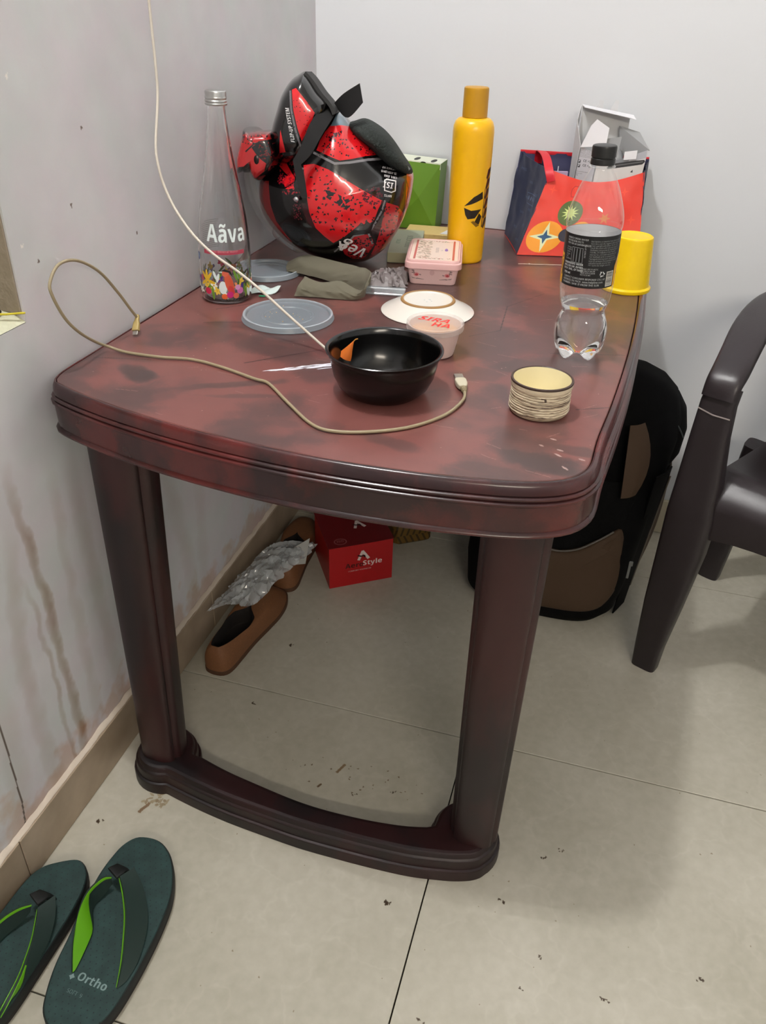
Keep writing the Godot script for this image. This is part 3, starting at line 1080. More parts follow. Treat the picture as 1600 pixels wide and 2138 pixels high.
func glass_bottle() -> void:
	var o := thing("glass_bottle", "tall clear empty glass water bottle with a silver screw cap and flower print", "bottle", Vector3(0.080, T, 0.673))
	facing(o, 0.453, 0.89)
	var prof := [[0.0, 0.004], [0.030, 0.0015], [0.036, 0.0], [0.0405, 0.003], [0.0425, 0.009], [0.0432, 0.02], [0.0436, 0.055], [0.0430, 0.085], [0.0415, 0.108], [0.0385, 0.135], [0.0350, 0.156], [0.0300, 0.184], [0.0255, 0.208], [0.0205, 0.238], [0.0165, 0.268], [0.0140, 0.292], [0.0136, 0.303], [0.0136, 0.318]]
	var inner := []
	for q in prof:
		inner.append([maxf(q[0] - 0.0028, 0.0), q[1] + (0.006 if q[0] < 0.037 and q[1] < 0.01 else 0.0)])
	var full := prof.duplicate()
	inner.reverse()
	var g := Mb.new()
	var sm := []
	var all := full + inner
	for q in all:
		sm.append(Vector2(q[0], q[1]))
	var fine := []
	for q in smooth(sm, 3):
		fine.append([maxf(q.x, 0.0), q.y])
	g.lathe(fine, 64)
	var gm := mat(Color(1.0, 1.0, 1.0, 0.0), 0.0)
	gm.refraction_enabled = true
	gm.refraction_scale = 0.05
	part(o, "bottle_glass", g.done(60), gm, "clear glass body")
	# print on the glass
	var w := 1400
	var h := 620
	var img := blank(w, h, Color(1, 1, 1, 0))
	var k := w / 0.2730         # pixels per metre round the girth
	var top := 0.135
	var yy := func(y: float) -> float: return h * (1.0 - y / top)
	var white := Color(0.90, 0.95, 0.95)
	ink(img, "Aãva", font_bold, Vector2(w * 0.5 - 158, yy.call(0.0945)), 172, white, 0.0, 0.92)
	# strip under the name
	img.fill_rect(Rect2i(int(w * 0.5) - 190, int(yy.call(0.0905)), 370, 30), Color(0.66, 0.24, 0.31))
	ink(img, "Natural Mineral Water", font_bold, Vector2(w * 0.5 - 165, yy.call(0.0860)), 26, Color(0.80, 0.52, 0.55))
	ellipse(img, Vector2(w * 0.5 - 282, yy.call(0.076)), Vector2(17, 30), Color(0.13, 0.25, 0.55))
	ellipse(img, Vector2(w * 0.5 - 282, yy.call(0.076)), Vector2(8, 17), Color(0.55, 0.65, 0.80))
	var r := RandomNumberGenerator.new()
	r.seed = 21
	var petals := [Color(0.88, 0.72, 0.15), Color(0.86, 0.20, 0.35), Color(0.90, 0.48, 0.22), Color(0.92, 0.93, 0.88), Color(0.80, 0.22, 0.50), Color(0.42, 0.58, 0.16), Color(0.30, 0.20, 0.50)]
	for side in [0.0, 0.5, -0.5]:
		for q in 34:
			var px: float = w * (0.5 + side) + r.randf_range(-330, 330)
			if absf(px - w * (0.5 + side) - 20) < 70 and side == 0.0 and r.randf() < 0.8:
				continue
			var py: float = yy.call(r.randf_range(0.016, 0.050))
			var leaf := r.randf() < 0.4
			var c: Color = Color(0.36, 0.52, 0.16).lerp(Color(0.20, 0.36, 0.14), r.randf()) if leaf else petals[r.randi() % 7]
			if leaf:
				ellipse(img, Vector2(px, py - 18), Vector2(9, 44), c, r.randf_range(-0.9, 0.9))
			else:
				for p in 5:
					var a := TAU * p / 5 + r.randf()
					ellipse(img, Vector2(px, py) + Vector2(cos(a), sin(a)) * 15, Vector2(19, 10), c.lerp(Color(1, 1, 1), r.randf() * 0.22), a)
				ellipse(img, Vector2(px, py), Vector2(7, 7), Color(0.85, 0.65, 0.2))
	# yellow lily, pink rose and the bird
	var bx := w * 0.5
	for a in [-2.3, -1.6, -0.9, 0.2, 2.6]:
		ellipse(img, Vector2(bx - 175, yy.call(0.040)) + Vector2(cos(a), sin(a)) * 38, Vector2(44, 13), Color(0.88, 0.72, 0.18), a)
	ellipse(img, Vector2(bx - 170, yy.call(0.022)), Vector2(32, 26), Color(0.80, 0.15, 0.32))
	ellipse(img, Vector2(bx - 235, yy.call(0.042)), Vector2(20, 26), Color(0.72, 0.30, 0.38))
	ellipse(img, Vector2(bx - 70, yy.call(0.046)), Vector2(12, 38), white, 0.3)
	ellipse(img, Vector2(bx - 95, yy.call(0.050)), Vector2(12, 34), white, -0.35)
	ellipse(img, Vector2(bx - 30, yy.call(0.030)), Vector2(34, 50), white)
	ellipse(img, Vector2(bx + 25, yy.call(0.037)), Vector2(34, 82), Color(0.83, 0.36, 0.24), -0.28)
	ellipse(img, Vector2(bx + 40, yy.call(0.024)), Vector2(26, 44), Color(0.80, 0.24, 0.24), -0.35)
	ellipse(img, Vector2(bx - 6, yy.call(0.054)), Vector2(28, 24), Color(0.85, 0.40, 0.30))
	fill_poly(img, v2s([bx - 40, yy.call(0.0580), bx - 10, yy.call(0.0615), bx + 40, yy.call(0.0575), bx + 58, yy.call(0.047), bx + 22, yy.call(0.0555), bx - 20, yy.call(0.0575)]), Color(0.14, 0.10, 0.10))
	fill_poly(img, v2s([bx - 72, yy.call(0.0565), bx - 34, yy.call(0.0575), bx - 30, yy.call(0.0545)]), Color(0.75, 0.85, 0.80))
	for q in [[-20, 0.015, 26, Color(0.90, 0.42, 0.22)], [28, 0.018, 30, Color(0.78, 0.16, 0.48)], [80, 0.016, 26, Color(0.86, 0.44, 0.34)], [120, 0.024, 30, Color(0.82, 0.45, 0.68)], [150, 0.032, 22, Color(0.26, 0.18, 0.48)], [98, 0.030, 24, Color(0.85, 0.60, 0.80)]]:
		ellipse(img, Vector2(bx + q[0], yy.call(q[1])), Vector2(q[2], q[2] * 0.85), q[3])
	for q in [[80, 0.050], [110, 0.052], [190, 0.02], [-120, 0.018], [170, 0.026]]:
		ellipse(img, Vector2(bx + q[0], yy.call(q[1])), Vector2(12, 44), Color(0.42, 0.58, 0.18), r.randf_range(-0.4, 0.5))
	ellipse(img, Vector2(bx + 215, yy.call(0.018)), Vector2(16, 40), white, -0.4)
	ink(img, "Naturally Alkaline", font_bold, Vector2(bx - 30, yy.call(0.0045)), 30, Color(0.18, 0.16, 0.14))
	# lines of small print on the far side
	for q in 15:
		img.fill_rect(Rect2i(40 + (q * 37) % 30, 60 + q * 15, 170 + (q * 53) % 60, 4), Color(0.62, 0.64, 0.62))
	var pr := Mb.new()
	var pp := []
	for q in prof:
		if q[1] <= 0.1351 and q[1] > 0.0:
			pp.append([q[0] + 0.0005, q[1]])
	pr.lathe(pp, 64)
	for i in pr.v.size():
		pr.t[i].y = 1.0 - pr.v[i].y / top
	part(o, "label_print", pr.done(60, false), print_mat(img, 0.35), "flower print with a red bird and white name")
	# aluminium cap with rolled rings
	var c := Mb.new()
	c.lathe([[0.0143, 0.300], [0.0166, 0.300], [0.0172, 0.3012], [0.0172, 0.3025], [0.0162, 0.3034], [0.0162, 0.3046], [0.0170, 0.3056], [0.0170, 0.3066], [0.0161, 0.3076], [0.0161, 0.3090], [0.0168, 0.3100], [0.0168, 0.3112], [0.0162, 0.3124], [0.0163, 0.3170], [0.0158, 0.3192], [0.0145, 0.3202], [0.0, 0.3204]], 40)
	part(o, "screw_cap", c.done(35, false), mat(Color(0.78, 0.78, 0.77), 0.30, 1.0), "ribbed silver cap")
	lean(o, 0.022, 0.0)

func lean(o: Node3D, right: float, back: float) -> void:
	# a slight lean about the base, in the world's axes
	o.transform.basis = Basis(Vector3(0, 0, 1), -right) * Basis(Vector3(1, 0, 0), -back) * o.transform.basis

func spray_can() -> void:
	var o := thing("spray_bottle", "tall yellow bottle with a mustard cap and black leaf marks", "bottle", Vector3(0.4175, T, 0.285))
	facing(o, 0.18, 0.98)
	var w := 1024
	var h := 1024
	var img := blank(w, h, Color(0.93, 0.71, 0.07))
	var top := 0.2605
	var P := func(deg: float, y: float) -> Vector2: return Vector2(w * (0.5 + deg / 360.0), h * (1.0 - (y - 0.73) / top))
	var blk := Color(0.13, 0.10, 0.07)
	fill_poly(img, [P.call(-11, 0.840), P.call(16, 0.857), P.call(44, 0.866), P.call(47, 0.853), P.call(11, 0.844)], blk)
	fill_poly(img, [P.call(-11, 0.837), P.call(-6, 0.824), P.call(2, 0.816), P.call(24, 0.818), P.call(44, 0.834), P.call(11, 0.832)], blk)
	fill_poly(img, [P.call(24, 0.811), P.call(37, 0.827), P.call(48, 0.820), P.call(40, 0.806), P.call(30, 0.806)], blk)
	fill_poly(img, [P.call(20, 0.813), P.call(12, 0.811), P.call(30, 0.801), P.call(42, 0.804)], Color(0.50, 0.36, 0.06))
	for k in 6:
		var y := 0.800 + 0.018 * k
		fill_poly(img, [P.call(54, y), P.call(60, y + 0.014), P.call(74, y + 0.018), P.call(84, y + 0.012), P.call(72, y + 0.004), P.call(60, y - 0.004)], blk)
		fill_poly(img, [P.call(100, y), P.call(115, y + 0.012), P.call(122, y - 0.003)], blk)
	fill_poly(img, [P.call(50, 0.800), P.call(52, 0.870), P.call(55, 0.872), P.call(54, 0.80)], blk)
	var b := Mb.new()
	b.lathe([[0.0, 0.002], [0.030, 0.0015], [0.0335, 0.0], [0.0352, 0.0015], [0.0360, 0.005], [0.0372, 0.10], [0.0385, 0.20], [0.0388, 0.236], [0.0378, 0.246], [0.0350, 0.2535], [0.0300, 0.2585], [0.0238, 0.2605], [0.0, 0.2605]], 64)
	part(o, "can_body", b.done(40), mat(Color(1, 1, 1), 0.28, 0.0, {"albedo_texture": tex(img)}), "bright yellow body with black leaf marks")
	var c := Mb.new()
	c.lathe([[0.0222, 0.2608], [0.0230, 0.2612], [0.0232, 0.264], [0.0228, 0.307], [0.0222, 0.3095], [0.0205, 0.3106], [0.0, 0.3108]], 48)
	part(o, "cap", c.done(35), mat(Color(0.74, 0.54, 0.06), 0.42), "mustard yellow cylinder cap")
	lean(o, -0.004, 0.0)

func pet_bottle() -> void:
	var o := thing("water_bottle", "clear plastic bottle, part full of water, with a black cap and black label", "bottle", Vector3(0.683, T, 0.726))
	facing(o, 0.03, 0.999)
	var prof := v2s([0.006, 0.0095, 0.018, 0.0040, 0.0285, 0.0014, 0.0345, 0.0050, 0.0378, 0.0135, 0.0394, 0.026, 0.0393, 0.040, 0.0365, 0.053, 0.0318, 0.066, 0.0322, 0.073, 0.0355, 0.084, 0.0372, 0.098, 0.0378, 0.110, 0.0378, 0.181, 0.0386, 0.188, 0.0388, 0.196, 0.0375, 0.206, 0.0335, 0.220, 0.0270, 0.238, 0.0205, 0.251, 0.0160, 0.259, 0.0142, 0.263, 0.0140, 0.272, 0.0140, 0.286])
	var pts := smooth(prof, 4)
	var shell := func(shrink: float, upto: float) -> Array:
		var rings := []
		for q in pts:
			if q.y > upto:
				break
			var r := PackedVector3Array()
			var f: float = smoothstep(0.058, 0.008, q.y)
			for i in 80:
				var a := TAU * i / 80
				var c := 0.5 + 0.5 * cos(5.0 * a)
				var rad: float = (q.x - shrink) * (1.0 - 0.075 * f * (1.0 - c))
				if q.y > 0.083 and q.y < 0.108:
					rad -= 0.0006 * maxf(0.0, cos(9.0 * a)) * maxf(0.0, sin((q.y - 0.083) / 0.025 * PI))
				var y: float = q.y
				if q.y < 0.03:
					var e: float = smoothstep(0.03, 0.0, q.y) * smoothstep(0.006, 0.024, q.x)
					y = q.y + 0.0105 * e * (1.0 - c) - 0.0012 * e * c
				r.append(Vector3(cos(a) * rad, maxf(y, 0.0002), -sin(a) * rad))
			rings.append(r)
		return rings
	var b := Mb.new()
	b.loft(shell.call(0.0, 1.0), true, false)
	part(o, "bottle_shell", b.done(60, false), clear(Color(0.95, 0.97, 0.97), 0.035, 0.03), "clear fluted plastic")
	var wv := Mb.new()
	var wr: Array = shell.call(0.0011, 0.0815)
	wv.loft(wr, true, true)
	var wm := mat(Color(1, 1, 1, 0.0), 0.0)
	wm.refraction_enabled = true
	wm.refraction_scale = 0.033
	part(o, "water", wv.done(50), wm, "clear water in the lower third")
	# label: a full sleeve, dark panel in front, yellow at the sides
	var w := 1536
	var h := 460
	var img := blank(w, h, Color(0.075, 0.075, 0.08))
	var yel := Color(0.90, 0.66, 0.05)
	fill_poly(img, v2s([1052, h * 0.60, 1110, h * 0.40, 1250, h * 0.34, 1536, h * 0.46, 1536, h, 1052, h]), yel)
	fill_poly(img, v2s([0, h * 0.46, 300, h * 0.36, 484, h * 0.42, 484, h, 0, h]), yel)
	for q in [[1092, 0.88], [330, 0.84]]:
		ink(img, "Sip", font_bold, Vector2(q[0], h * q[1]), 170, Color(0.20, 0.12, 0.04), 0.0, 0.8, 0.3)
	var wt := Color(0.80, 0.82, 0.82)
	var gr := Color(0.60, 0.62, 0.62)
	var x1 := 502.0
	for k in 3:
		ink(img, ["ENERGY DRINK WATER", "NUTRITION FACTS", "PER 100 ml SERVING SIZE"][k], font_sans, Vector2(x1 + 26, 46 + k * 24), 21, wt)
	for k in 6:
		ink(img, ["Energy", "Protein", "Carbs", "Sugar", "Fat", "Sodium"][k], font_sans, Vector2(x1 + 22, 130 + k * 20), 20, gr)
	stroke(img, v2s([x1 + 92, 110, x1 + 200, 110, x1 + 205, 240, x1 + 92, 240, x1 + 92, 110]), 3, gr)
	for k in 3:
		stroke(img, v2s([x1 + 115 + k * 30, 118, x1 + 115 + k * 30, 232]), 9, Color(0.42, 0.44, 0.44))
	for k in 3:
		ink(img, ["INGREDIENTS: WATER", "MFG. SEE CAP, EXPIRY", "M.R.P. INCL. OF TAXES"][k], font_bold, Vector2(x1 + 12, 268 + k * 26), 24, wt, 0.0, 0.82)
	ink(img, "750 ml", font_bold, Vector2(x1 + 18, 358), 26, wt)
	ink(img, "CONTACT CONSUMER RESPONSE CELL AT", font_sans, Vector2(x1 + 28, 392), 23, wt, 0.0, 0.95)
	ink(img, "ADDRESS ON PACK  www.helpline.com", font_sans, Vector2(x1 + 22, 418), 24, wt, 0.0, 0.95)
	ink(img, "NUMBER. SAVE IT FROM THE SUN", font_sans, Vector2(x1 + 20, 444), 24, wt, 0.0, 1.0)
	for k in 12:
		ink(img, ["Best before six months from date of packing", "Store in a cool dry hygienic place away from", "direct sunlight and odour. Do not refill", "Crush the bottle after use and recycle it", "Marketed and packed by the bottling unit", "Plot No. 21 Industrial Area Phase II", "Licence No. and batch see on the neck", "For feedback write to consumer cell", "Packaged drinking water processed by", "reverse osmosis and ozonisation treated", "added minerals only for taste", "PET bottle for single use only"][k], font_sans, Vector2(x1 + 262, 52 + k * 19), 18, gr, 0.0, 0.9)
	ink(img, "DO NOT LITTER", font_sans, Vector2(x1 + 232, 190), 17, wt, -PI / 2)
	for k in 4:
		ink(img, ["SINGLE USE PLASTIC", "BUY BACK VALUE", "KEEP CITY CLEAN", "RECYCLE ME"][k], font_sans, Vector2(x1 + 200, 296 + k * 18), 17, wt)
	# recycling arrows
	for k in 3:
		var a := TAU * k / 3 - PI / 2
		var c := Vector2(x1 + 400, 330)
		var q := []
		for s in [[0.15, 26], [0.15, 16], [1.35, 16], [1.35, 10], [1.95, 22], [1.35, 33], [1.35, 26]]:
			q.append(c + Vector2(cos(a + s[0]), sin(a + s[0])) * s[1])
		fill_poly(img, q, wt)
	img.fill_rect(Rect2i(int(x1) + 448, 312, 90, 136), Color(0.80, 0.79, 0.76))
	var g := RandomNumberGenerator.new()
	g.seed = 3
	var yb := 318
	while yb < 440:
		var t := 1 + g.randi() % 4
		img.fill_rect(Rect2i(int(x1) + 454, yb, 72, t), Color(0.12, 0.12, 0.12))
		yb += t + 2 + g.randi() % 3
	var lb := Mb.new()
	lb.lathe([[0.0381, 0.1105], [0.0381, 0.1815]], 64)
	var lab := part(o, "label", lb.done(60, false), mat(Color(1, 1, 1), 0.4, 0.0, {"albedo_texture": tex(img)}), "black and yellow label with small white print")
	var ins := Mb.new()
	ins.lathe([[0.03785, 0.1108], [0.03785, 0.1812]], 64)
	part(lab, "label_back", ins.done(60, false), mat(Color(0.86, 0.87, 0.89), 0.6), "pale grey back of the label")
	var c := Mb.new()
	c.lathe([[0.0145, 0.2672], [0.0162, 0.2672], [0.0164, 0.2690], [0.0160, 0.2745], [0.0152, 0.2752], [0.0152, 0.2762], [0.0163, 0.2768], [0.0163, 0.2885], [0.0156, 0.2905], [0.0140, 0.2912], [0.0, 0.2912]], 44)
	part(o, "bottle_cap", c.done(35, false), mat(Color(0.075, 0.075, 0.075), 0.4), "black screw cap")
	var n := Mb.new()
	n.lathe([[0.0140, 0.2640], [0.0172, 0.2640], [0.0176, 0.2648], [0.0172, 0.2656], [0.0140, 0.2658]], 40)
	part(o, "neck_ring", n.done(40), clear(Color(0.9, 0.93, 0.93), 0.25, 0.1))
	lean(o, -0.026, 0.0)

func tote_bag() -> void:
	var o := thing("tote_bag", "small red and navy shopping bag with round flower motifs", "bag", Vector3(0.60, T, 0.12))
	var P := func(x: float, y: float, z: float) -> Vector3: return Vector3(x - 0.60, y - T, z - 0.12)
	# corners: back left, front left, front right, back right (bottom then top)
	var b: Array = [P.call(0.462, T + 0.0008, 0.052), P.call(0.514, T + 0.0008, 0.214), P.call(0.755, T + 0.0008, 0.150), P.call(0.748, T + 0.0008, 0.030)]
	var t: Array = [P.call(0.474, 0.899, 0.022), P.call(0.556, 0.889, 0.150), P.call(0.738, 0.891, 0.105), P.call(0.742, 0.902, 0.018)]
	var img := blank(640, 480, Color(0.84, 0.19, 0.12))
	var g := RandomNumberGenerator.new()
	g.seed = 5
	# front motif sheet: u along the width, v down
	for q in [[60, 100], [200, 60], [520, 90], [580, 260], [300, 130], [430, 60]]:
		var c := Vector2(q[0], q[1])
		for a in 4:
			fill_poly(img, [c + Vector2(30, 0).rotated(a * PI / 2), c + Vector2(8, 0).rotated(a * PI / 2 + 0.78), c, c + Vector2(8, 0).rotated(a * PI / 2 - 0.78)], Color(0.88, 0.25, 0.13))
	stroke(img, v2s([178, 70, 190, 48, 212, 46, 220, 76, 205, 118, 186, 120, 178, 96, 178, 70]), 6, Color(0.70, 0.12, 0.10))
	var oc := Vector2(112, 372)
	ellipse(img, oc, Vector2(98, 92), Color(0.93, 0.60, 0.08))
	var star := []
	for a in 8:
		star.append(oc + Vector2(88 if a % 2 == 0 else 26, 0).rotated(TAU * a / 8 - PI / 2))
	fill_poly(img, star, Color(0.86, 0.88, 0.70))
	star = []
	for a in 8:
		star.append(oc + Vector2(42 if a % 2 == 0 else 15, 0).rotated(TAU * a / 8 - PI / 2))
	fill_poly(img, star, Color(0.07, 0.30, 0.46))
	var gc := Vector2(212, 222)
	ellipse(img, gc, Vector2(72, 80), Color(0.30, 0.38, 0.15))
	star = []
	for a in 24:
		star.append(gc + Vector2(52 if a % 2 == 0 else 24, 0).rotated(TAU * a / 24))
	fill_poly(img, star, Color(0.78, 0.84, 0.52))
	ellipse(img, Vector2(228, 358), Vector2(44, 40), Color(0.10, 0.10, 0.20))
	ellipse(img, Vector2(300, 330), Vector2(60, 58), Color(0.92, 0.62, 0.10))
	star = []
	for a in 12:
		star.append(Vector2(420, 250) + Vector2(40 if a % 2 == 0 else 16, 0).rotated(TAU * a / 12))
	fill_poly(img, star, Color(0.80, 0.45, 0.15))
	var navy := blank(256, 320, Color(0.125, 0.145, 0.245))
	for q in 9:
		ink(navy, ["PRESS", "DATA", "PARCEL", "FRESH"][q % 4], font_sans, Vector2(30 + (q * 71) % 150, 60 + q * 30), 13, Color(0.30, 0.38, 0.50), -0.1)
	stroke(navy, v2s([110, 120, 200, 112, 206, 150, 116, 158, 110, 120]), 2, Color(0.32, 0.40, 0.52))
	for k in 4:
		ellipse(navy, Vector2(128 + k * 22, 136 - k * 2), Vector2(5, 8), Color(0.34, 0.40, 0.52))
	var rf := mat(Color(1, 1, 1), 0.45, 0.0, {"albedo_texture": tex(img)})
	var nf := mat(Color(1, 1, 1), 0.5, 0.0, {"albedo_texture": tex(navy)})
	var wob := noise(83, 9.0, 3)
	var panel := func(c00: Vector3, c10: Vector3, c01: Vector3, c11: Vector3, dip: float, fold: float) -> ArrayMesh:
		# c00 bottom left, c10 bottom right, c01 top left, c11 top right
		var rows := []
		var n: Vector3 = (c10 - c00).cross(c01 - c00).normalized()
		for j in 15:
			var v := 1.0 - j / 14.0
			var row := []
			for i in 21:
				var u := i / 20.0
				var p: Vector3 = c00.lerp(c10, u).lerp(c01.lerp(c11, u), v)
				p.y -= dip * v * v * sin(PI * u)
				p += n * (sin(PI * u) * sin(PI * minf(v * 0.9 + 0.05, 1.0)) * fold + wob.get_noise_2d(u * 0.4, v * 0.4) * 0.004 * minf(v * 5, 1))
				row.append(p)
			rows.append(row)
		var m := Mb.new()
		m.sheet(rows, 0.0012)
		return m.done(50, false)
	part(o, "front_panel", panel.call(b[1], b[2], t[1], t[2], 0.022, 0.006), rf, "red panel with yellow and green round motifs")
	part(o, "side_panel", panel.call(b[0], b[1], t[0], t[1], 0.004, -0.010), nf, "navy gusset with faint print")
	part(o, "side_panel", panel.call(b[2], b[3], t[2], t[3], 0.0, -0.008), nf, "navy gusset with faint print")
	var back := mat(Color(0.155, 0.16, 0.30), 0.6)
	var inner_back := part(o, "back_panel", panel.call(b[3], b[0], t[3], t[0], 0.0, 0.0), back, "navy inner back panel")
	var bt := Mb.new()
	bt.quad(b[0] + Vector3(0, 0.0006, 0), b[1] + Vector3(0, 0.0006, 0), b[2] + Vector3(0, 0.0006, 0), b[3] + Vector3(0, 0.0006, 0))
	part(o, "bag_bottom", bt.done(30, false), rf)
	# red binding along the open top
	var red := mat(Color(0.80, 0.10, 0.16), 0.5)
	var bd := Mb.new()
	bd.bar([t[0], t[0].lerp(t[3], 0.35), t[0].lerp(t[3], 0.7), t[3]], [[0.0038, 0.0014]], [Vector3.UP], 4.0, 10)
	part(o, "binding", bd.done(40), red, "red edge binding")
	# webbing handle over the gusset
	var hd := Mb.new()
	var hp := smooth([P.call(0.515, 0.880, 0.030), P.call(0.517, 0.903, 0.040), P.call(0.527, 0.907, 0.068), P.call(0.540, 0.903, 0.110), P.call(0.552, 0.888, 0.153), P.call(0.560, 0.868, 0.160)], 4)
	hd.bar(hp, [[0.0085, 0.0012]], [Vector3(1, 0, 0.1)], 5.0, 14)
	part(o, "handle", hd.done(40), red, "crimson webbing handle")
	# things seen in its mouth
	var s := Mb.new()
	s.box(P.call(0.560, 0.868, 0.040), Vector3(0.0018, 0.020, 0.0012))
	part(inner_back, "stitched_tag", s.done(30), mat(Color(0.92, 0.92, 0.95), 0.5), "white tag")
	var pk := thing("lilac_paper", "pale lilac paper standing inside the red shopping bag", "paper", Vector3(0.562, T + 0.002, 0.100))
	var lp := Mb.new()
	lp.box(Vector3(0, 0.074, 0), Vector3(0.05, 0.144, 0.003), 0.001, Basis(Vector3.UP, 0.35))
	part(pk, "sheet", lp.done(30), mat(Color(0.70, 0.62, 0.74), 0.6))
	var gp := thing("green_packet", "dark green packet behind the white carton in the red bag", "packet", Vector3(0.705, T + 0.002, 0.055))
	var gm := Mb.new()
	gm.box(Vector3(0, 0.074, 0), Vector3(0.055, 0.144, 0.012), 0.002, Basis(Vector3.UP, 0.3))
	part(gp, "packet_body", gm.done(30), mat(Color(0.05, 0.30, 0.23), 0.45))

func slab(m: Mb, p: Array, thick := 0.0010) -> void:
	# a flat card through four or more corners, given a thickness
	var n: Vector3 = (p[1] - p[0]).cross(p[2] - p[0]).normalized() * thick * 0.5
	var a := PackedVector3Array()
	var b := PackedVector3Array()
	for q in p:
		a.append(q + n); b.append(q - n)
	for i in p.size():
		var k := (i + 1) % p.size()
		m.quad(b[i], b[k], a[k], a[i])
	for i in range(1, p.size() - 1):
		m.tri(a[0], a[i], a[i + 1])
		m.tri(b[0], b[i + 1], b[i])

func carton() -> void:
	var o := thing("open_carton", "torn open white cardboard carton sticking out of the shopping bag", "carton", Vector3(0.66, T + 0.002, 0.10))
	var P := func(x: float, y: float, z: float) -> Vector3: return Vector3(x - 0.66, y - T - 0.002, z - 0.10)
	var inside := mat(Color(0.80, 0.805, 0.81), 0.7)
	var white := mat(Color(0.88, 0.88, 0.90), 0.6)
	var grey := mat(Color(0.58, 0.585, 0.59), 0.75)
	var card := mat(Color(0.78, 0.78, 0.79), 0.65)
	var add := func(called: String, pts: Array, m: Material, label: String, r := Rect2()) -> void:
		var s := Mb.new()
		slab(s, pts)
		if r.has_area():
			planar(s, func(p): return Vector2((p.x + 0.66 - r.position.x) / r.size.x, (r.position.y - p.y - T - 0.002) / r.size.y))
		part(o, called, s.done(20, false), m, label)
	# lower box, standing in the bag
	add.call("side_panel", [P.call(0.590, 0.745, 0.075), P.call(0.630, 0.745, 0.130), P.call(0.640, 0.918, 0.112), P.call(0.606, 0.928, 0.100)], mat(Color(1, 1, 1), 0.6, 0.0, {"albedo_texture": tex(carton_face())}), "white side with printed signs and small text", Rect2(0.588, 0.932, 0.054, 0.076))
	add.call("front_panel", [P.call(0.632, 0.745, 0.131), P.call(0.722, 0.745, 0.110), P.call(0.736, 0.931, 0.104), P.call(0.682, 0.910, 0.112), P.call(0.642, 0.906, 0.113)], mat(Color(1, 1, 1), 0.6, 0.0, {"albedo_texture": tex(carton_front())}), "white front with a dark pen drawing", Rect2(0.632, 0.934, 0.108, 0.05))
	add.call("back_panel", [P.call(0.592, 0.745, 0.048), P.call(0.690, 0.745, 0.045), P.call(0.690, 0.985, 0.052), P.call(0.594, 1.000, 0.056)], inside, "grey inside of the back panel")
	add.call("inner_side", [P.call(0.586, 0.760, 0.052), P.call(0.590, 0.745, 0.092), P.call(0.6035, 0.930, 0.101), P.call(0.589, 0.975, 0.085), P.call(0.592, 1.000, 0.060)], card, "left side with a curled edge")
	add.call("right_wing", [P.call(0.672, 0.966, 0.062), P.call(0.714, 0.957, 0.066), P.call(0.7395, 0.928, 0.090), P.call(0.7385, 0.931, 0.104), P.call(0.700, 0.905, 0.080), P.call(0.680, 0.925, 0.070)], grey, "grey inside of the right wing")
	add.call("top_flap", [P.call(0.592, 1.000, 0.058), P.call(0.696, 0.986, 0.055), P.call(0.703, 0.981, 0.082), P.call(0.690, 0.984, 0.084), P.call(0.600, 0.997, 0.078)], white, "bright top flap folded forward")
	add.call("tongue", [P.call(0.604, 0.927, 0.104), P.call(0.654, 0.934, 0.112), P.call(0.655, 0.966, 0.106), P.call(0.629, 0.9795, 0.100), P.call(0.619, 0.968, 0.101)], white, "loose white tongue with a slit")
	add.call("inner_flap", [P.call(0.654, 0.946, 0.100), P.call(0.681, 0.950, 0.088), P.call(0.678, 0.912, 0.100), P.call(0.652, 0.920, 0.108)], grey, "grey inner flap")
	for q in [[0.619, 1.000, 0.0], [0.648, 1.000, 0.5]]:
		add.call("torn_bit", [P.call(q[0], q[1] - 0.008, 0.050), P.call(q[0] + 0.016, q[1] - 0.010, 0.050), P.call(q[0] + 0.014 + 0.002 * q[2], q[1] + 0.008 + 0.004 * q[2], 0.048), P.call(q[0] + 0.007 + 0.003 * q[2], q[1] + 0.008 + 0.005 * q[2], 0.048)], card, "")
	add.call("sticker", [P.call(0.692, 0.911, 0.1135), P.call(0.716, 0.914, 0.1105), P.call(0.716, 0.930, 0.1095), P.call(0.692, 0.926, 0.1120)], white, "white sticker")

func carton_face() -> Image:
	var img := blank(300, 400, Color(0.80, 0.80, 0.83))
	var d := Color(0.25, 0.25, 0.27)
	for k in 7:
		ink(img, ["Read the instructions before use. Keep dry.", "Keep away from children. Do not burn.", "Store below 40 C. Indoor use only. 220 V", "Made of recycled board. Dispose properly", "Customer care on the back of the pack", "Net quantity one unit with accessories", "Batch and date are printed on the base"][k], font_sans, Vector2(14, 42 + k * 13), 13, Color(0.45, 0.45, 0.47), 0.05)
	for r in 2:
		for k in 2:
			var c := Vector2(48 + k * 50, 168 + r * 46)
			stroke(img, [c + Vector2(-14, -14), c + Vector2(14, -14), c + Vector2(10, 14), c + Vector2(-10, 14), c + Vector2(-14, -14)], 4, d)
			fill_poly(img, [c + Vector2(-10, 12), c + Vector2(12, -12), c + Vector2(10, 12)], d)
		ink(img, "CE >))", font_bold, Vector2(140, 178 + r * 46), 34, d)
	for k in 6:
		ink(img, ["Product of a certified plant", "www.support.com", "MRP Rs 499", "Qty 1 N", "Mfd 05", "Lot 21"][k], font_sans, Vector2(20, 280 + k * 20), 16, Color(0.45, 0.45, 0.47))
	return img

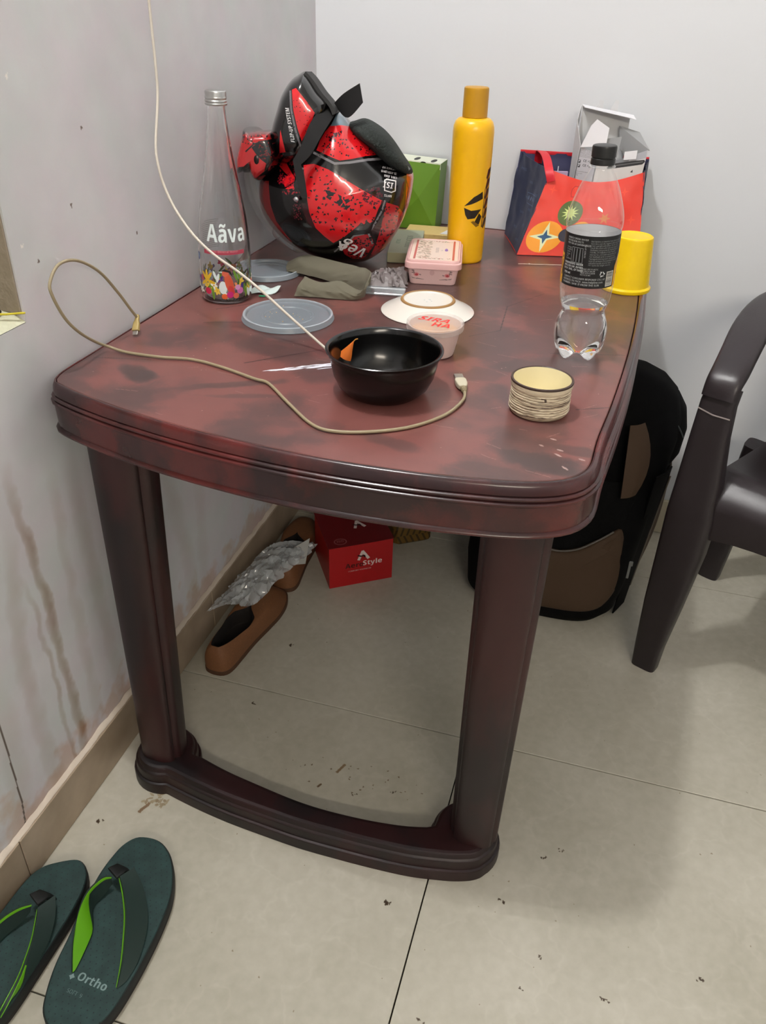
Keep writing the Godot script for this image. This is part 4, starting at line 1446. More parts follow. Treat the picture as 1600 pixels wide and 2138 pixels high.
func carton_front() -> Image:
	var img := blank(420, 200, Color(0.80, 0.795, 0.79))
	fill_poly(img, v2s([170, 60, 300, 20, 270, 110, 150, 140]), Color(0.50, 0.51, 0.53))
	fill_poly(img, v2s([300, 20, 400, 0, 400, 70, 270, 110]), Color(0.68, 0.69, 0.72))
	fill_poly(img, v2s([120, 156, 150, 128, 300, 96, 390, 84, 398, 98, 380, 118, 260, 142, 125, 168]), Color(0.16, 0.16, 0.17))
	stroke(img, v2s([170, 140, 380, 98]), 6, Color(0.42, 0.42, 0.43))
	fill_poly(img, v2s([300, 180, 316, 160, 318, 182]), Color(0.2, 0.2, 0.2))
	return img

func yellow_tub() -> void:
	var o := thing("yellow_tub", "bright yellow plastic tub turned upside down behind the water bottle", "tub", Vector3(0.738, T, 0.362))
	var b := Mb.new()
	b.lathe([[0.0405, 0.0], [0.0445, 0.0], [0.0455, 0.0015], [0.0455, 0.006], [0.0440, 0.0075], [0.0418, 0.009], [0.0345, 0.092], [0.0335, 0.0950], [0.0310, 0.0965], [0.0290, 0.0955], [0.0270, 0.0945], [0.0, 0.0945]], 64)
	part(o, "tub_wall", b.done(35, false), mat(Color(0.95, 0.80, 0.0), 0.35, 0.0, {"backlight_enabled": true, "backlight": Color(0.3, 0.25, 0.0)}))

func green_gift_box() -> void:
	var o := thing("green_box", "green paper gift box with a spotted top beside the helmet", "box", Vector3(0.262, T, 0.05))
	var m := Mb.new()
	# front face creased from corner to corner
	var a := Vector3(-0.055, 0.0005, 0.036)
	var b := Vector3(0.047, 0.0005, 0.036)
	var c := Vector3(0.050, 0.138, 0.026)
	var d := Vector3(-0.055, 0.142, 0.026)
	var e := Vector3(0.008, 0.070, 0.043)
	m.tri(a, b, e); m.tri(b, c, e); m.tri(c, d, e); m.tri(d, a, e)
	var z := Vector3(0, 0, -0.066)
	m.quad(b, b + z, c + z, c)
	m.quad(a + z, a, d, d + z)
	m.quad(b + z, a + z, d + z, c + z)
	m.quad(a, a + z, b + z, b)
	m.quad(d, c, c + z, d + z)
	part(o, "box_body", m.done(8, false), mat(Color(0.37, 0.53, 0.13), 0.45), "leaf green creased paper")
	var img := blank(256, 64, Color(0.88, 0.90, 0.82))
	for q in [[20, 20, 12], [60, 40, 16], [110, 18, 14], [160, 44, 18], [205, 20, 14], [238, 46, 12]]:
		ellipse(img, Vector2(q[0], q[1]), Vector2(q[2], q[2] * 0.7), Color(0.10, 0.12, 0.08))
	var t := Mb.new()
	t.sheet([[d + z + Vector3(0, 0.001, 0), c + z + Vector3(0, 0.001, 0)], [d + Vector3(0, 0.0015, 0), c + Vector3(0, 0.0015, 0)], [d + Vector3(0, -0.011, 0.0012), c + Vector3(0, -0.011, 0.0012)]], 0.0006)
	part(o, "spotted_trim", t.done(20, false), mat(Color(1, 1, 1), 0.5, 0.0, {"albedo_texture": tex(img)}), "white trim with black spots")

func rounded(w: float, d: float, r: float, per := 6) -> Array:
	var out := []
	for k in 4:
		var c := Vector2((w / 2 - r) * (1 if k in [0, 3] else -1), (d / 2 - r) * (1 if k < 2 else -1))
		for i in per:
			var a := PI / 2 * (k + i / float(per - 1))
			out.append(c + Vector2(cos(a), sin(a)) * r)
	return out

func butter_box() -> void:
	var o := thing("pink_box", "small pink lidded box printed with roses and a red-edged picture", "box", Vector3(0.3835, T, 0.405))
	o.rotation.y = 0.19
	var pink := Color(0.88, 0.70, 0.69)
	var b := Mb.new()
	b.loft([lay(rounded(0.082, 0.138, 0.010), 0.0), lay(rounded(0.084, 0.140, 0.010), 0.0015), lay(rounded(0.095, 0.151, 0.011), 0.036)], true, true)
	var img := blank(512, 256, Color(0.90, 0.76, 0.75))
	for s in [0, 1]:
		var c := Vector2(96 if s == 0 else 400, 128)
		var f := 1.0 if s == 0 else -1.0
		ellipse(img, c, Vector2(27, 25), Color(0.85, 0.55, 0.55))
		ellipse(img, c + Vector2(2, 4), Vector2(15, 14), Color(0.70, 0.25, 0.28))
		for q in [[-34, -48, 16], [-24, -24, 12], [38, 2, 11], [-40, -20, 10]]:
			ellipse(img, c + Vector2(q[0] * f, q[1]), Vector2(q[2], q[2] * 0.7), Color(0.62, 0.50, 0.50), 0.6)
		for q in [[-40, 50, 74, 62], [-46, 40, 10, 60], [4, 48, 60, 60], [-30, -60, -22, 0]]:
			stroke(img, [c + Vector2(q[0] * f, q[1]), c + Vector2(q[2] * f, q[3])], 5, Color(0.50, 0.45, 0.42))
	ellipse(img, Vector2(250, 100), Vector2(24, 34), Color(0.84, 0.68, 0.68))
	planar(b, func(p): return Vector2(p.x / 0.095 + 0.5, 1.0 - p.y / 0.037))
	part(o, "box_body", b.done(35), mat(Color(1, 1, 1), 0.4, 0.0, {"albedo_texture": tex(img)}), "pink body with two rose sprigs")
	var l := Mb.new()
	l.loft([lay(rounded(0.100, 0.156, 0.013), 0.030), lay(rounded(0.104, 0.160, 0.015), 0.0305), lay(rounded(0.104, 0.160, 0.015), 0.0385), lay(rounded(0.1025, 0.1585, 0.0145), 0.0405), lay(rounded(0.098, 0.154, 0.013), 0.0415), lay(rounded(0.097, 0.153, 0.013), 0.0445), lay(rounded(0.0955, 0.1515, 0.0125), 0.0455), lay(rounded(0.090, 0.146, 0.011), 0.0455), lay(rounded(0.0885, 0.1445, 0.0105), 0.0445)], true, true)
	var box_lid := part(o, "lid", l.done(35), mat(pink, 0.33), "pink stepped lid")
	var top := blank(360, 600, Color(0.91, 0.83, 0.78))
	# seen from above, the picture is read from the right-hand side
	img = top
	top.fill_rect(Rect2i(26, 22, 16, 556), Color(0.75, 0.36, 0.34))
	top.fill_rect(Rect2i(318, 22, 16, 556), Color(0.75, 0.36, 0.34))
	var g := RandomNumberGenerator.new()
	g.seed = 9
	for q in 170:
		var p := Vector2(g.randf_range(52, 150), g.randf_range(40, 560))
		ellipse(top, p, Vector2(g.randf_range(5, 18), g.randf_range(3, 10)), Color(0.62, 0.55, 0.46).lerp(Color(0.85, 0.72, 0.66), g.randf()), g.randf() * 3)
	for q in 60:
		var y := 50.0 if q % 2 else 545.0
		ellipse(top, Vector2(g.randf_range(60, 310), y + g.randf_range(-14, 14)), Vector2(g.randf_range(4, 10), g.randf_range(3, 7)), [Color(0.72, 0.45, 0.42), Color(0.50, 0.48, 0.38), Color(0.80, 0.62, 0.55)][q % 3], g.randf() * 3)
	ellipse(top, Vector2(268, 300), Vector2(13, 34), Color(0.55, 0.42, 0.72))
	ellipse(top, Vector2(268, 268), Vector2(9, 15), Color(0.62, 0.50, 0.76))
	ink(top, "PREMIUM", font_serif, Vector2(216, 380), 30, Color(0.55, 0.48, 0.46), -PI / 2)
	ink(top, "1 kg", font_sans, Vector2(244, 330), 18, Color(0.50, 0.50, 0.52), -PI / 2)
	var pm := Mb.new()
	pm.loft([lay(rounded(0.0875, 0.1435, 0.010), 0.0446), lay(rounded(0.0875, 0.1435, 0.010), 0.0450)], true, true)
	planar(pm, func(p): return Vector2(p.x / 0.0875 + 0.5, p.z / 0.1435 + 0.5))
	part(box_lid, "lid_picture", pm.done(30), mat(Color(1, 1, 1), 0.35, 0.0, {"albedo_texture": tex(top)}), "printed floral picture with red bars")

func flat_boxes() -> void:
	var o := thing("grey_medicine_box", "flat pale grey green box with dark lettering, left of the pink box", "box", Vector3(0.293, T, 0.272))
	o.rotation.y = 0.19
	var b := Mb.new()
	b.box(Vector3(0, 0.011, 0), Vector3(0.064, 0.0215, 0.185), 0.0015)
	var img := blank(256, 720, Color(0.63, 0.65, 0.58))
	ink(img, "INDICATION", font_serif, Vector2(190, 560), 66, Color(0.22, 0.24, 0.22), -PI / 2, 0.9)
	ink(img, "VETRO", font_bold, Vector2(92, 470), 46, Color(0.42, 0.50, 0.42), -PI / 2)
	img.fill_rect(Rect2i(0, 0, 256, 30), Color(0.70, 0.66, 0.48))
	planar(b, func(p): return Vector2(p.x / 0.064 + 0.5, p.z / 0.185 + 0.5))
	part(o, "carton", b.done(30), mat(Color(1, 1, 1), 0.5, 0.0, {"albedo_texture": tex(img)}))
	var k := thing("kraft_envelope", "flat cream coloured paper packet behind the pink box", "packet", Vector3(0.314, T, 0.128))
	k.rotation.y = 0.10
	var e := Mb.new()
	e.box(Vector3(0, 0.006, 0), Vector3(0.115, 0.012, 0.075), 0.001)
	part(k, "packet_body", e.done(30), bumpy(mat(Color(0.80, 0.70, 0.45), 0.7), grain(91, 256, 0.05), 0.08, 8.0))
	var f := Mb.new()
	slab(f, [Vector3(0.020, 0.0125, 0.030), Vector3(0.057, 0.0125, 0.034), Vector3(0.055, 0.026, 0.000), Vector3(0.045, 0.019, 0.002)], 0.0008)
	part(k, "torn_flap", f.done(20, false), mat(Color(0.80, 0.80, 0.80), 0.6), "pale torn flap")

func plate_and_cups() -> void:
	# plate, upside down
	var pl := thing("saucer_plate", "white plate lying upside down with a brown-ringed foot", "plate", Vector3(0.4235, T, 0.618))
	var p := Mb.new()
	p.lathe([[0.0, 0.0185], [0.034, 0.0185], [0.0395, 0.0190], [0.0410, 0.0205], [0.0425, 0.0215], [0.0448, 0.0212], [0.0455, 0.0195], [0.0470, 0.0182], [0.057, 0.0128], [0.068, 0.0068], [0.0760, 0.0030], [0.0785, 0.0012], [0.0780, 0.0002], [0.0750, 0.0010], [0.060, 0.0080], [0.045, 0.0140], [0.0, 0.0150]], 72)
	var dish := part(pl, "dish", p.done(35), mat(Color(0.90, 0.885, 0.85), 0.16, 0.0, {"clearcoat_enabled": true, "clearcoat": 0.4}))
	var ring := Mb.new()
	ring.lathe([[0.0412, 0.0212], [0.0425, 0.02185], [0.0446, 0.02175], [0.0458, 0.0205], [0.0462, 0.0192], [0.0440, 0.0190]], 72)
	part(dish, "foot_ring", ring.done(50, false), mat(Color(0.62, 0.47, 0.28), 0.6), "brown stained foot ring")
	var smudge := Mb.new()
	for q in [[0.002, -0.004, 0.002], [-0.006, 0.001, 0.0014], [0.007, 0.003, 0.0012], [0.0, 0.008, 0.0016]]:
		smudge.lathe([[q[2], 0.0184], [q[2], 0.0187], [0.0, 0.0188]], 8, Vector3(q[0], 0, q[1]))
	part(dish, "maker_mark", smudge.done(30, false), mat(Color(0.72, 0.74, 0.74), 0.3), "faint grey maker mark")
	# small lidded cup
	var cu := thing("sauce_cup", "small white plastic cup with a clear lid and red print", "cup", Vector3(0.477, T, 0.797))
	var c := Mb.new()
	c.lathe([[0.0, 0.0005], [0.0270, 0.0], [0.0295, 0.001], [0.0305, 0.004], [0.0385, 0.043], [0.0400, 0.0435], [0.0400, 0.0450], [0.0378, 0.0450], [0.0360, 0.034], [0.0, 0.034]], 56)
	part(cu, "cup_body", c.done(40), mat(Color(0.86, 0.77, 0.74), 0.45, 0.0, {"backlight_enabled": true, "backlight": Color(0.25, 0.2, 0.18)}))
	var food := Mb.new()
	food.lathe([[0.0, 0.0345], [0.0358, 0.0345], [0.0358, 0.0352], [0.0, 0.0385]], 40)
	part(cu, "sauce", food.done(40), mat(Color(0.86, 0.62, 0.36), 0.5), "pale orange sauce")
	var ld := Mb.new()
	ld.lathe([[0.0402, 0.0380], [0.0418, 0.0382], [0.0424, 0.0400], [0.0424, 0.0475], [0.0412, 0.0488], [0.0395, 0.0482], [0.0375, 0.0462], [0.0, 0.0462]], 56)
	var lm := mat(Color(0.93, 0.90, 0.88, 0.34), 0.3)
	lm.transparency = BaseMaterial3D.TRANSPARENCY_ALPHA
	var cup_lid := part(cu, "cup_lid", ld.done(40, false), lm, "translucent snap lid")
	var li := blank(512, 512, Color(1, 1, 1, 0))
	var red := Color(0.86, 0.16, 0.16)
	ink(li, "SIRA", font_bold, Vector2(40, 250), 150, red, 0.08, 1.0, 0.25)
	ink(li, "HA", font_bold, Vector2(215, 400), 150, red, 0.05, 1.0, 0.1)
	var lt := Mb.new()
	lt.lathe([[0.0, 0.0466], [0.0370, 0.0466]], 48)
	planar(lt, func(q): return Vector2(q.x / 0.074 + 0.5, q.z / 0.074 + 0.5))
	part(cup_lid, "lid_print", lt.done(60, false), print_mat(li), "red slanted lettering")
	# black bowl
	var bo := thing("black_bowl", "round glossy black plastic bowl with a rolled rim", "bowl", Vector3(0.4455, T, 0.956))
	var b := Mb.new()
	b.lathe([[0.0, 0.0015], [0.040, 0.0012], [0.043, 0.0], [0.0475, 0.0005], [0.0510, 0.003], [0.0605, 0.012], [0.0672, 0.026], [0.0708, 0.042], [0.0722, 0.0525], [0.0742, 0.0535], [0.0745, 0.0570], [0.0762, 0.0585], [0.0778, 0.0600], [0.0780, 0.0612], [0.0768, 0.0620], [0.0742, 0.0615], [0.0728, 0.0602], [0.0715, 0.0560], [0.0705, 0.0535], [0.0693, 0.0425], [0.0655, 0.0275], [0.0588, 0.0138], [0.0490, 0.0045], [0.0440, 0.0030], [0.0, 0.0028]], 80)
	part(bo, "bowl_shell", b.done(35), mat(Color(0.016, 0.016, 0.017), 0.20, 0.0, {"metallic_specular": 0.5}))
	var lf := thing("dried_leaf", "curled orange brown dried leaf clinging inside the black bowl", "leaf", Vector3(0.3880, T + 0.0395, 0.936))
	var rows := []
	for j in 7:
		var f := j / 6.0
		var wd: float = [0.0095, 0.0085, 0.0068, 0.0048, 0.0032, 0.0016, 0.0007][j]
		var row := []
		for i in 5:
			var u := i / 2.0 - 1.0
			row.append(Vector3(-0.004 + f * 0.012 + u * wd * 0.9, -0.007 + 0.024 * f - 0.004 * u * (1 - f), 0.002 - 0.004 * f + 0.005 * (1.0 - u * u) * (1 - f)))
		rows.append(row)
	var lfm := Mb.new()
	lfm.sheet(rows, 0.0005)
	part(lf, "blade", lfm.done(60, false), mat(Color(0.82, 0.42, 0.10), 0.6))
	var stalk := Mb.new()
	stalk.tube([Vector3(0.0078, 0.0165, -0.002), Vector3(0.0105, 0.0195, -0.002), Vector3(0.0135, 0.0205, -0.0025)], 0.0008, 6)
	part(lf, "stalk", stalk.done(60), mat(Color(0.72, 0.50, 0.20), 0.6))
	# ribbed wooden-look cup
	var wc := thing("ribbed_cup", "small round cup with brown streaked cream ribs and a plain cream inside", "cup", Vector3(0.6525, T, 0.9445))
	var img := blank(1024, 256, Color(0.86, 0.81, 0.70))
	var n1 := noise(101, 0.02, 3)
	for y in 256:
		var band := 0.5 + 0.5 * sin(y * 0.33 + 1.6 * sin(y * 0.11)) 
		for x in 1024:
			var f: float = n1.get_noise_2d(x * 0.10, y * 7.0) + 0.55 * n1.get_noise_2d(x * 0.6 + 500, y * 12.0)
			var streak := smoothstep(0.08, 0.42, f + 0.18 * (band - 0.5) + (0.04 if y > 60 else -0.30))
			img.set_pixel(x, y, Color(0.86, 0.81, 0.70).lerp(Color(0.28, 0.20, 0.14), streak))
	img.fill_rect(Rect2i(0, 0, 1024, 12), Color(0.27, 0.20, 0.17))
	fill_poly(img, v2s([520, 66, 548, 70, 552, 92, 540, 96, 538, 78, 520, 74]), Color(0.25, 0.18, 0.13))
	var cp := Mb.new()
	var prof := [[0.0, 0.0008], [0.033, 0.0], [0.0362, 0.0012], [0.0380, 0.004]]
	for k in 9:
		var y := 0.006 + k * 0.0033
		prof.append([0.0390 - 0.0001 * k, y]); prof.append([0.0393 - 0.0001 * k, y + 0.0012]); prof.append([0.0386 - 0.0001 * k, y + 0.0024])
	prof.append_array([[0.0392, 0.0370], [0.0396, 0.0385], [0.0400, 0.0430], [0.0398, 0.0446], [0.0386, 0.0452]])
	cp.lathe(prof, 72)
	var wall := part(wc, "cup_wall", cp.done(40, false), mat(Color(1, 1, 1), 0.45, 0.0, {"albedo_texture": tex(img)}), "streaked ribbed wall")
	var rim := Mb.new()
	rim.lathe([[0.0385, 0.0453], [0.0396, 0.0449], [0.0400, 0.0435], [0.0401, 0.0440], [0.0397, 0.0455], [0.0385, 0.0460], [0.0374, 0.0458], [0.0368, 0.0450]], 72)
	part(wall, "cup_rim", rim.done(50, false), mat(Color(0.24, 0.17, 0.14), 0.4), "dark brown rim")
	var inn := Mb.new()
	inn.lathe([[0.0369, 0.0450], [0.0362, 0.040], [0.0355, 0.012], [0.0330, 0.007], [0.0, 0.006]], 72)
	part(wc, "cup_inside", inn.done(40, false), mat(Color(0.93, 0.89, 0.74), 0.3), "glazed cream inside")
	facing(wc, 0.07, 0.99)

func container_lids() -> void:
	var lid := func(o: Node3D, r: float, m: Material, tint: Material) -> void:
		var b := Mb.new()
		b.lathe([[r - 0.003, 0.0004], [r, 0.0], [r + 0.0008, 0.0012], [r, 0.0030], [r - 0.001, 0.0062], [r - 0.0022, 0.0082], [r - 0.0048, 0.0086], [r - 0.0066, 0.0076], [r - 0.0075, 0.0046], [r - 0.012, 0.0044], [0.044, 0.0044], [0.0425, 0.0056], [0.0395, 0.0056], [0.0380, 0.0044], [0.0, 0.0044]], 72)
		var disc := part(o, "lid_disc", b.done(35, false), m)
		var e := Mb.new()
		e.lathe([[r - 0.0048, 0.0087], [r - 0.0030, 0.0091], [r - 0.0016, 0.0083], [r - 0.0022, 0.0076]], 72)
		part(disc, "lid_bead", e.done(50, false), tint, "paler rolled bead")
	var m := mat(Color(0.66, 0.72, 0.76, 0.48), 0.28)
	m.transparency = BaseMaterial3D.TRANSPARENCY_ALPHA
	var m2 := mat(Color(0.78, 0.82, 0.85, 0.55), 0.25)
	m2.transparency = BaseMaterial3D.TRANSPARENCY_ALPHA
	var a := thing("container_lid", "round translucent plastic container lid lying in front of the glass bottle", "lid", Vector3(0.218, T, 0.734))
	lid.call(a, 0.0745, m, m2)
	var crumbs := Mb.new()
	var g := RandomNumberGenerator.new()
	g.seed = 2
	for k in 12:
		crumbs.box(Vector3(g.randf_range(-0.05, 0.04), 0.0052, g.randf_range(-0.04, 0.04)), Vector3.ONE * g.randf_range(0.0008, 0.0018), 0.0002, Basis(Vector3(1, 1, 0).normalized(), g.randf() * 3))
	var cr := part(a, "crumbs", crumbs.done(30, false), mat(Color(0.80, 0.72, 0.60), 0.8))
	cr.set_meta("kind", "stuff")
	var z := thing("container_lid", "round frosted plastic lid lying under the helmet's visor", "lid", Vector3(0.088, T + 0.0005, 0.516))
	lid.call(z, 0.062, m, m2)

func cloth_and_covers() -> void:
	# olive cloth folded over itself
	var o := thing("olive_cloth", "folded olive grey cloth pouch in front of the helmet", "cloth", Vector3(0.22, T, 0.55))
	var P := func(x: float, y: float, z: float) -> Vector3: return Vector3(x - 0.22, y, z - 0.55)
	var cm := bumpy(mat(Color(0.40, 0.385, 0.325), 0.9, 0.0, {"rim_enabled": true, "rim": 0.2}), grain(120, 256, 0.25, 2), 0.02, 22.0)
	var lo := smooth([P.call(0.128, 0.006, 0.515), P.call(0.165, 0.006, 0.520), P.call(0.215, 0.005, 0.535), P.call(0.262, 0.004, 0.552), P.call(0.295, 0.004, 0.572), P.call(0.304, 0.003, 0.592), P.call(0.294, 0.002, 0.612), P.call(0.262, 0.002, 0.620), P.call(0.222, 0.002, 0.624), P.call(0.188, 0.002, 0.632)], 5)
	var hi := smooth([P.call(0.122, 0.016, 0.494), P.call(0.158, 0.032, 0.490), P.call(0.212, 0.033, 0.508), P.call(0.262, 0.034, 0.528), P.call(0.300, 0.037, 0.552), P.call(0.312, 0.036, 0.586), P.call(0.300, 0.016, 0.602), P.call(0.262, 0.026, 0.596), P.call(0.226, 0.022, 0.602), P.call(0.198, 0.030, 0.604)], 5)
	var rows := []
	var wr := noise(77, 26.0, 3)
	for j in 9:
		var f := j / 8.0
		var row := []
		for i in lo.size():
			var p: Vector3 = lo[i].lerp(hi[i], f)
			var nrm: Vector3 = Vector3(0, 0.3, 1)
			p += nrm * (0.006 * sin(PI * f) + 0.0035 * wr.get_noise_2d(i * 0.02, f * 0.35))
			row.append(p)
		rows.append(row)
	var c := Mb.new()
	c.sheet(rows, 0.0022)
	part(o, "outer_fold", c.done(60, false), cm)
	# the soft back layer that the fold leans on
	var bl := Mb.new()
	var bp := smooth([P.call(0.150, 0.012, 0.478), P.call(0.205, 0.015, 0.488), P.call(0.255, 0.016, 0.506), P.call(0.290, 0.015, 0.535)], 4)
	bl.bar(bp, [[0.012, 0.009]], [Vector3(0, 1, 0)], 2.4, 20)
	part(o, "back_fold", bl.done(60), cm)
	# grey polythene cover, crumpled
	var k := thing("grey_polybag", "small crumpled grey polythene cover beside the olive cloth", "bag", Vector3(0.315, T, 0.48))
	var pk := noise(87, 16.0, 3)
	pk.noise_type = FastNoiseLite.TYPE_SIMPLEX
	pk.fractal_type = FastNoiseLite.FRACTAL_RIDGED
	var gr := []
	for j in 19:
		var row := []
		for i in 19:
			var u := i / 18.0 * 2 - 1
			var v := j / 18.0 * 2 - 1
			var q := maxf(0.0, 1.0 - pow(absf(u), 3.0)) * maxf(0.0, 1.0 - pow(absf(v), 3.0))
			var hgt := 0.0015 + 0.021 * q * (0.75 + 0.35 * pk.get_noise_2d(u * 0.45, v * 0.45)) + 0.010 * q * clampf(u, 0, 1)
			row.append(Vector3(u * 0.036 + 0.012 * v * 0.3, hgt, v * 0.040 - 0.008 * u) + Vector3(pk.get_noise_2d(u + 5, v), 0, pk.get_noise_2d(u, v + 9)) * 0.006)
		gr.append(row)
	var gm := Mb.new()
	gm.sheet(gr, 0.0006)
	part(k, "film", gm.done(38, false), mat(Color(0.47, 0.44, 0.44), 0.42), "crumpled grey film")
	var s := thing("clear_sleeve", "thin clear plastic sleeve lying flat beside the olive cloth", "sleeve", Vector3(0.327, T, 0.548))
	var sl := Mb.new()
	sl.box(Vector3(0, 0.0022, 0), Vector3(0.074, 0.004, 0.040), 0.0014, Basis(Vector3.UP, 0.16))
	var sm := mat(Color(0.72, 0.76, 0.78, 0.40), 0.2)
	sm.transparency = BaseMaterial3D.TRANSPARENCY_ALPHA
	part(s, "film", sl.done(30), sm)
	# white paper sachet by the glass bottle
	var w := thing("paper_sachet", "small torn white paper sachet with a green edge by the glass bottle", "sachet", Vector3(0.132, T, 0.628))
	var rows2 := []
	for j in 7:
		var v := j / 6.0
		var row := []
		for i in 9:
			var u := i / 8.0
			row.append(Vector3(-0.020 + 0.042 * u - 0.004 * v, 0.0012 + 0.008 * u * (1 - v) * u + 0.004 * pow(1 - u, 2.0) + 0.0018 * sin(u * 9 + v * 4), -0.022 + 0.044 * v * (1.0 - 0.55 * u) + 0.003 * u))
		rows2.append(row)
	var wm := Mb.new()
	wm.sheet(rows2, 0.0005)
	part(w, "paper", wm.done(50, false), mat(Color(0.80, 0.86, 0.85), 0.6))
	var ge := Mb.new()
	ge.box(Vector3(0.004, 0.0016, 0.0225), Vector3(0.011, 0.001, 0.005), 0.0003, Basis(Vector3.UP, 0.2))
	part(w, "green_corner", ge.done(30), mat(Color(0.0, 0.55, 0.36), 0.5), "bright green corner")
	# thin stick
	var st := thing("incense_stick", "thin pale stick lying on the table before the red bag", "stick", Vector3(0.57, T + 0.0009, 0.268))
	var sb := Mb.new()
	sb.tube([Vector3(-0.043, 0, 0.012), Vector3(0, 0, 0), Vector3(0.06, 0, -0.017)], 0.0008, 6)
	part(st, "shaft", sb.done(60), mat(Color(0.80, 0.72, 0.66), 0.5))
	var hb := Mb.new()
	hb.lathe([[0.0, -0.0012], [0.0014, -0.0004], [0.0014, 0.0008], [0.0, 0.0014]], 10, Vector3(-0.022, 0.0003, 0.0062))
	part(st, "bead", hb.done(50), mat(Color(0.85, 0.80, 0.78), 0.4))

func cables() -> void:
	# USB cable with its loop against the wall
	var o := thing("usb_cable", "grimy white charging cable looping off the table with a plug at each end", "cable", Vector3.ZERO)
	var m := mat(Color(0.60, 0.55, 0.44), 0.5)
	var pts := smooth(v3s([0.028, 0.7535, 0.874, 0.026, 0.768, 0.884, 0.024, 0.803, 0.909, 0.022, 0.842, 0.943, 0.020, 0.868, 0.985, 0.020, 0.873, 1.024, 0.021, 0.857, 1.049, 0.023, 0.840, 1.052, 0.026, 0.806, 1.039, 0.027, 0.779, 1.016, 0.024, 0.752, 0.980, 0.030, 0.7365, 0.957, 0.056, 0.7329, 0.958, 0.109, 0.7329, 0.958, 0.157, 0.7329, 0.950, 0.207, 0.7329, 0.960, 0.268, 0.7329, 0.982, 0.293, 0.7329, 0.990, 0.340, 0.7329, 1.037, 0.391, 0.7329, 1.085, 0.425, 0.7329, 1.094, 0.469, 0.7329, 1.079, 0.510, 0.7329, 1.050, 0.542, 0.7329, 1.003, 0.5545, 0.7340, 0.955, 0.5515, 0.7355, 0.930]), 7)
	var c := Mb.new()
	c.tube(pts, 0.0021, 10)
	part(o, "cord", c.done(70), m)
	# large plug
	var dir := Vector3(-0.37, 0, -0.93).normalized()
	var side := Vector3(0.93, 0, -0.37)
	var p0 := Vector3(0.5515, 0.7358, 0.930)
	var a := Mb.new()
	a.bar([p0 - dir * 0.001, p0 + dir * 0.006, p0 + dir * 0.012], [[0.0028, 0.0026], [0.0032, 0.0028], [0.0042, 0.0032]], [side], 2.6, 16)
	for k in 3:
		a.bar([p0 + dir * (0.001 + k * 0.0035), p0 + dir * (0.0026 + k * 0.0035)], [[0.0037 + 0.0004 * k, 0.0033]], [side], 2.6, 16)
	part(o, "strain_relief", a.done(40), m)
	var b := Mb.new()
	b.bar([p0 + dir * 0.0115, p0 + dir * 0.014, p0 + dir * 0.022, p0 + dir * 0.034, p0 + dir * 0.037], [[0.0044, 0.0030], [0.0062, 0.0038], [0.0080, 0.0042], [0.0080, 0.0042], [0.0072, 0.0038]], [side], 5.0, 24)
	var grip := part(o, "plug_body", b.done(40), mat(Color(0.78, 0.75, 0.66), 0.4), "cream plug grip")
	var s := Mb.new()
	s.bar([p0 + dir * 0.0368, p0 + dir * 0.053], [[0.0062, 0.0024]], [side], 10.0, 24)
	for q in [-0.0026, 0.0026]:
		s.box(p0 + dir * 0.0435 + side * q + Vector3(0, 0.00225, 0), Vector3(0.002, 0.0004, 0.002))
	part(grip, "metal_shell", s.done(40), mat(Color(0.70, 0.69, 0.66), 0.32, 0.9), "steel connector shell")
	# small plug, propped on the table by the wall
	var d2 := Vector3(0.12, -0.62, 0.62).normalized() * -1.0
	var tip := Vector3(0.0335, 0.7329, 0.8945)
	d2 = (Vector3(0.028, 0.7525, 0.874) - tip).normalized()
	var sd := Vector3(1, 0.0, 0.05).normalized()
	var e := Mb.new()
	e.bar([tip + d2 * 0.0075, tip + d2 * 0.0085, tip + d2 * 0.021, tip + d2 * 0.024, tip + d2 * 0.034], [[0.0052, 0.0032], [0.0058, 0.0036], [0.0048, 0.0034], [0.0034, 0.0029], [0.0026, 0.0025]], [sd], 4.0, 18)
	var small_plug := part(o, "plug_body", e.done(40), mat(Color(0.66, 0.58, 0.36), 0.45), "yellowed small plug")
	var f := Mb.new()
	f.bar([tip + d2 * 0.0005, tip + d2 * 0.0078], [[0.0042, 0.0014]], [sd], 6.0, 18)
	part(small_plug, "metal_shell", f.done(40), mat(Color(0.70, 0.69, 0.66), 0.32, 0.9), "steel connector tip")
	# the second cord comes down from above the picture
	var h := thing("white_cord", "thin white cord hanging down past the glass bottle to the black bowl", "cable", Vector3.ZERO)
	var w := smooth(v3s([0.012, 1.62, 0.700, 0.014, 1.40, 0.712, 0.020, 1.164, 0.724, 0.024, 1.075, 0.732, 0.026, 1.040, 0.740, 0.030, 0.984, 0.766, 0.036, 0.956, 0.776, 0.045, 0.927, 0.780, 0.065, 0.896, 0.788, 0.100, 0.868, 0.806, 0.138, 0.846, 0.819, 0.178, 0.825, 0.822, 0.218, 0.803, 0.830, 0.260, 0.776, 0.838, 0.297, 0.7535, 0.846, 0.322, 0.7395, 0.853, 0.345, 0.7326, 0.866, 0.368, 0.7326, 0.872]), 7)
	var hc := Mb.new()
	hc.tube(w, 0.0020, 10)
	part(h, "cord", hc.done(70), mat(Color(0.80, 0.77, 0.72), 0.5))
	var nail := Mb.new()
	nail.box(Vector3(0.008, 1.62, 0.700), Vector3(0.014, 0.012, 0.012), 0.002)
	part(h, "wall_clip", nail.done(30), mat(Color(0.85, 0.85, 0.85), 0.4))

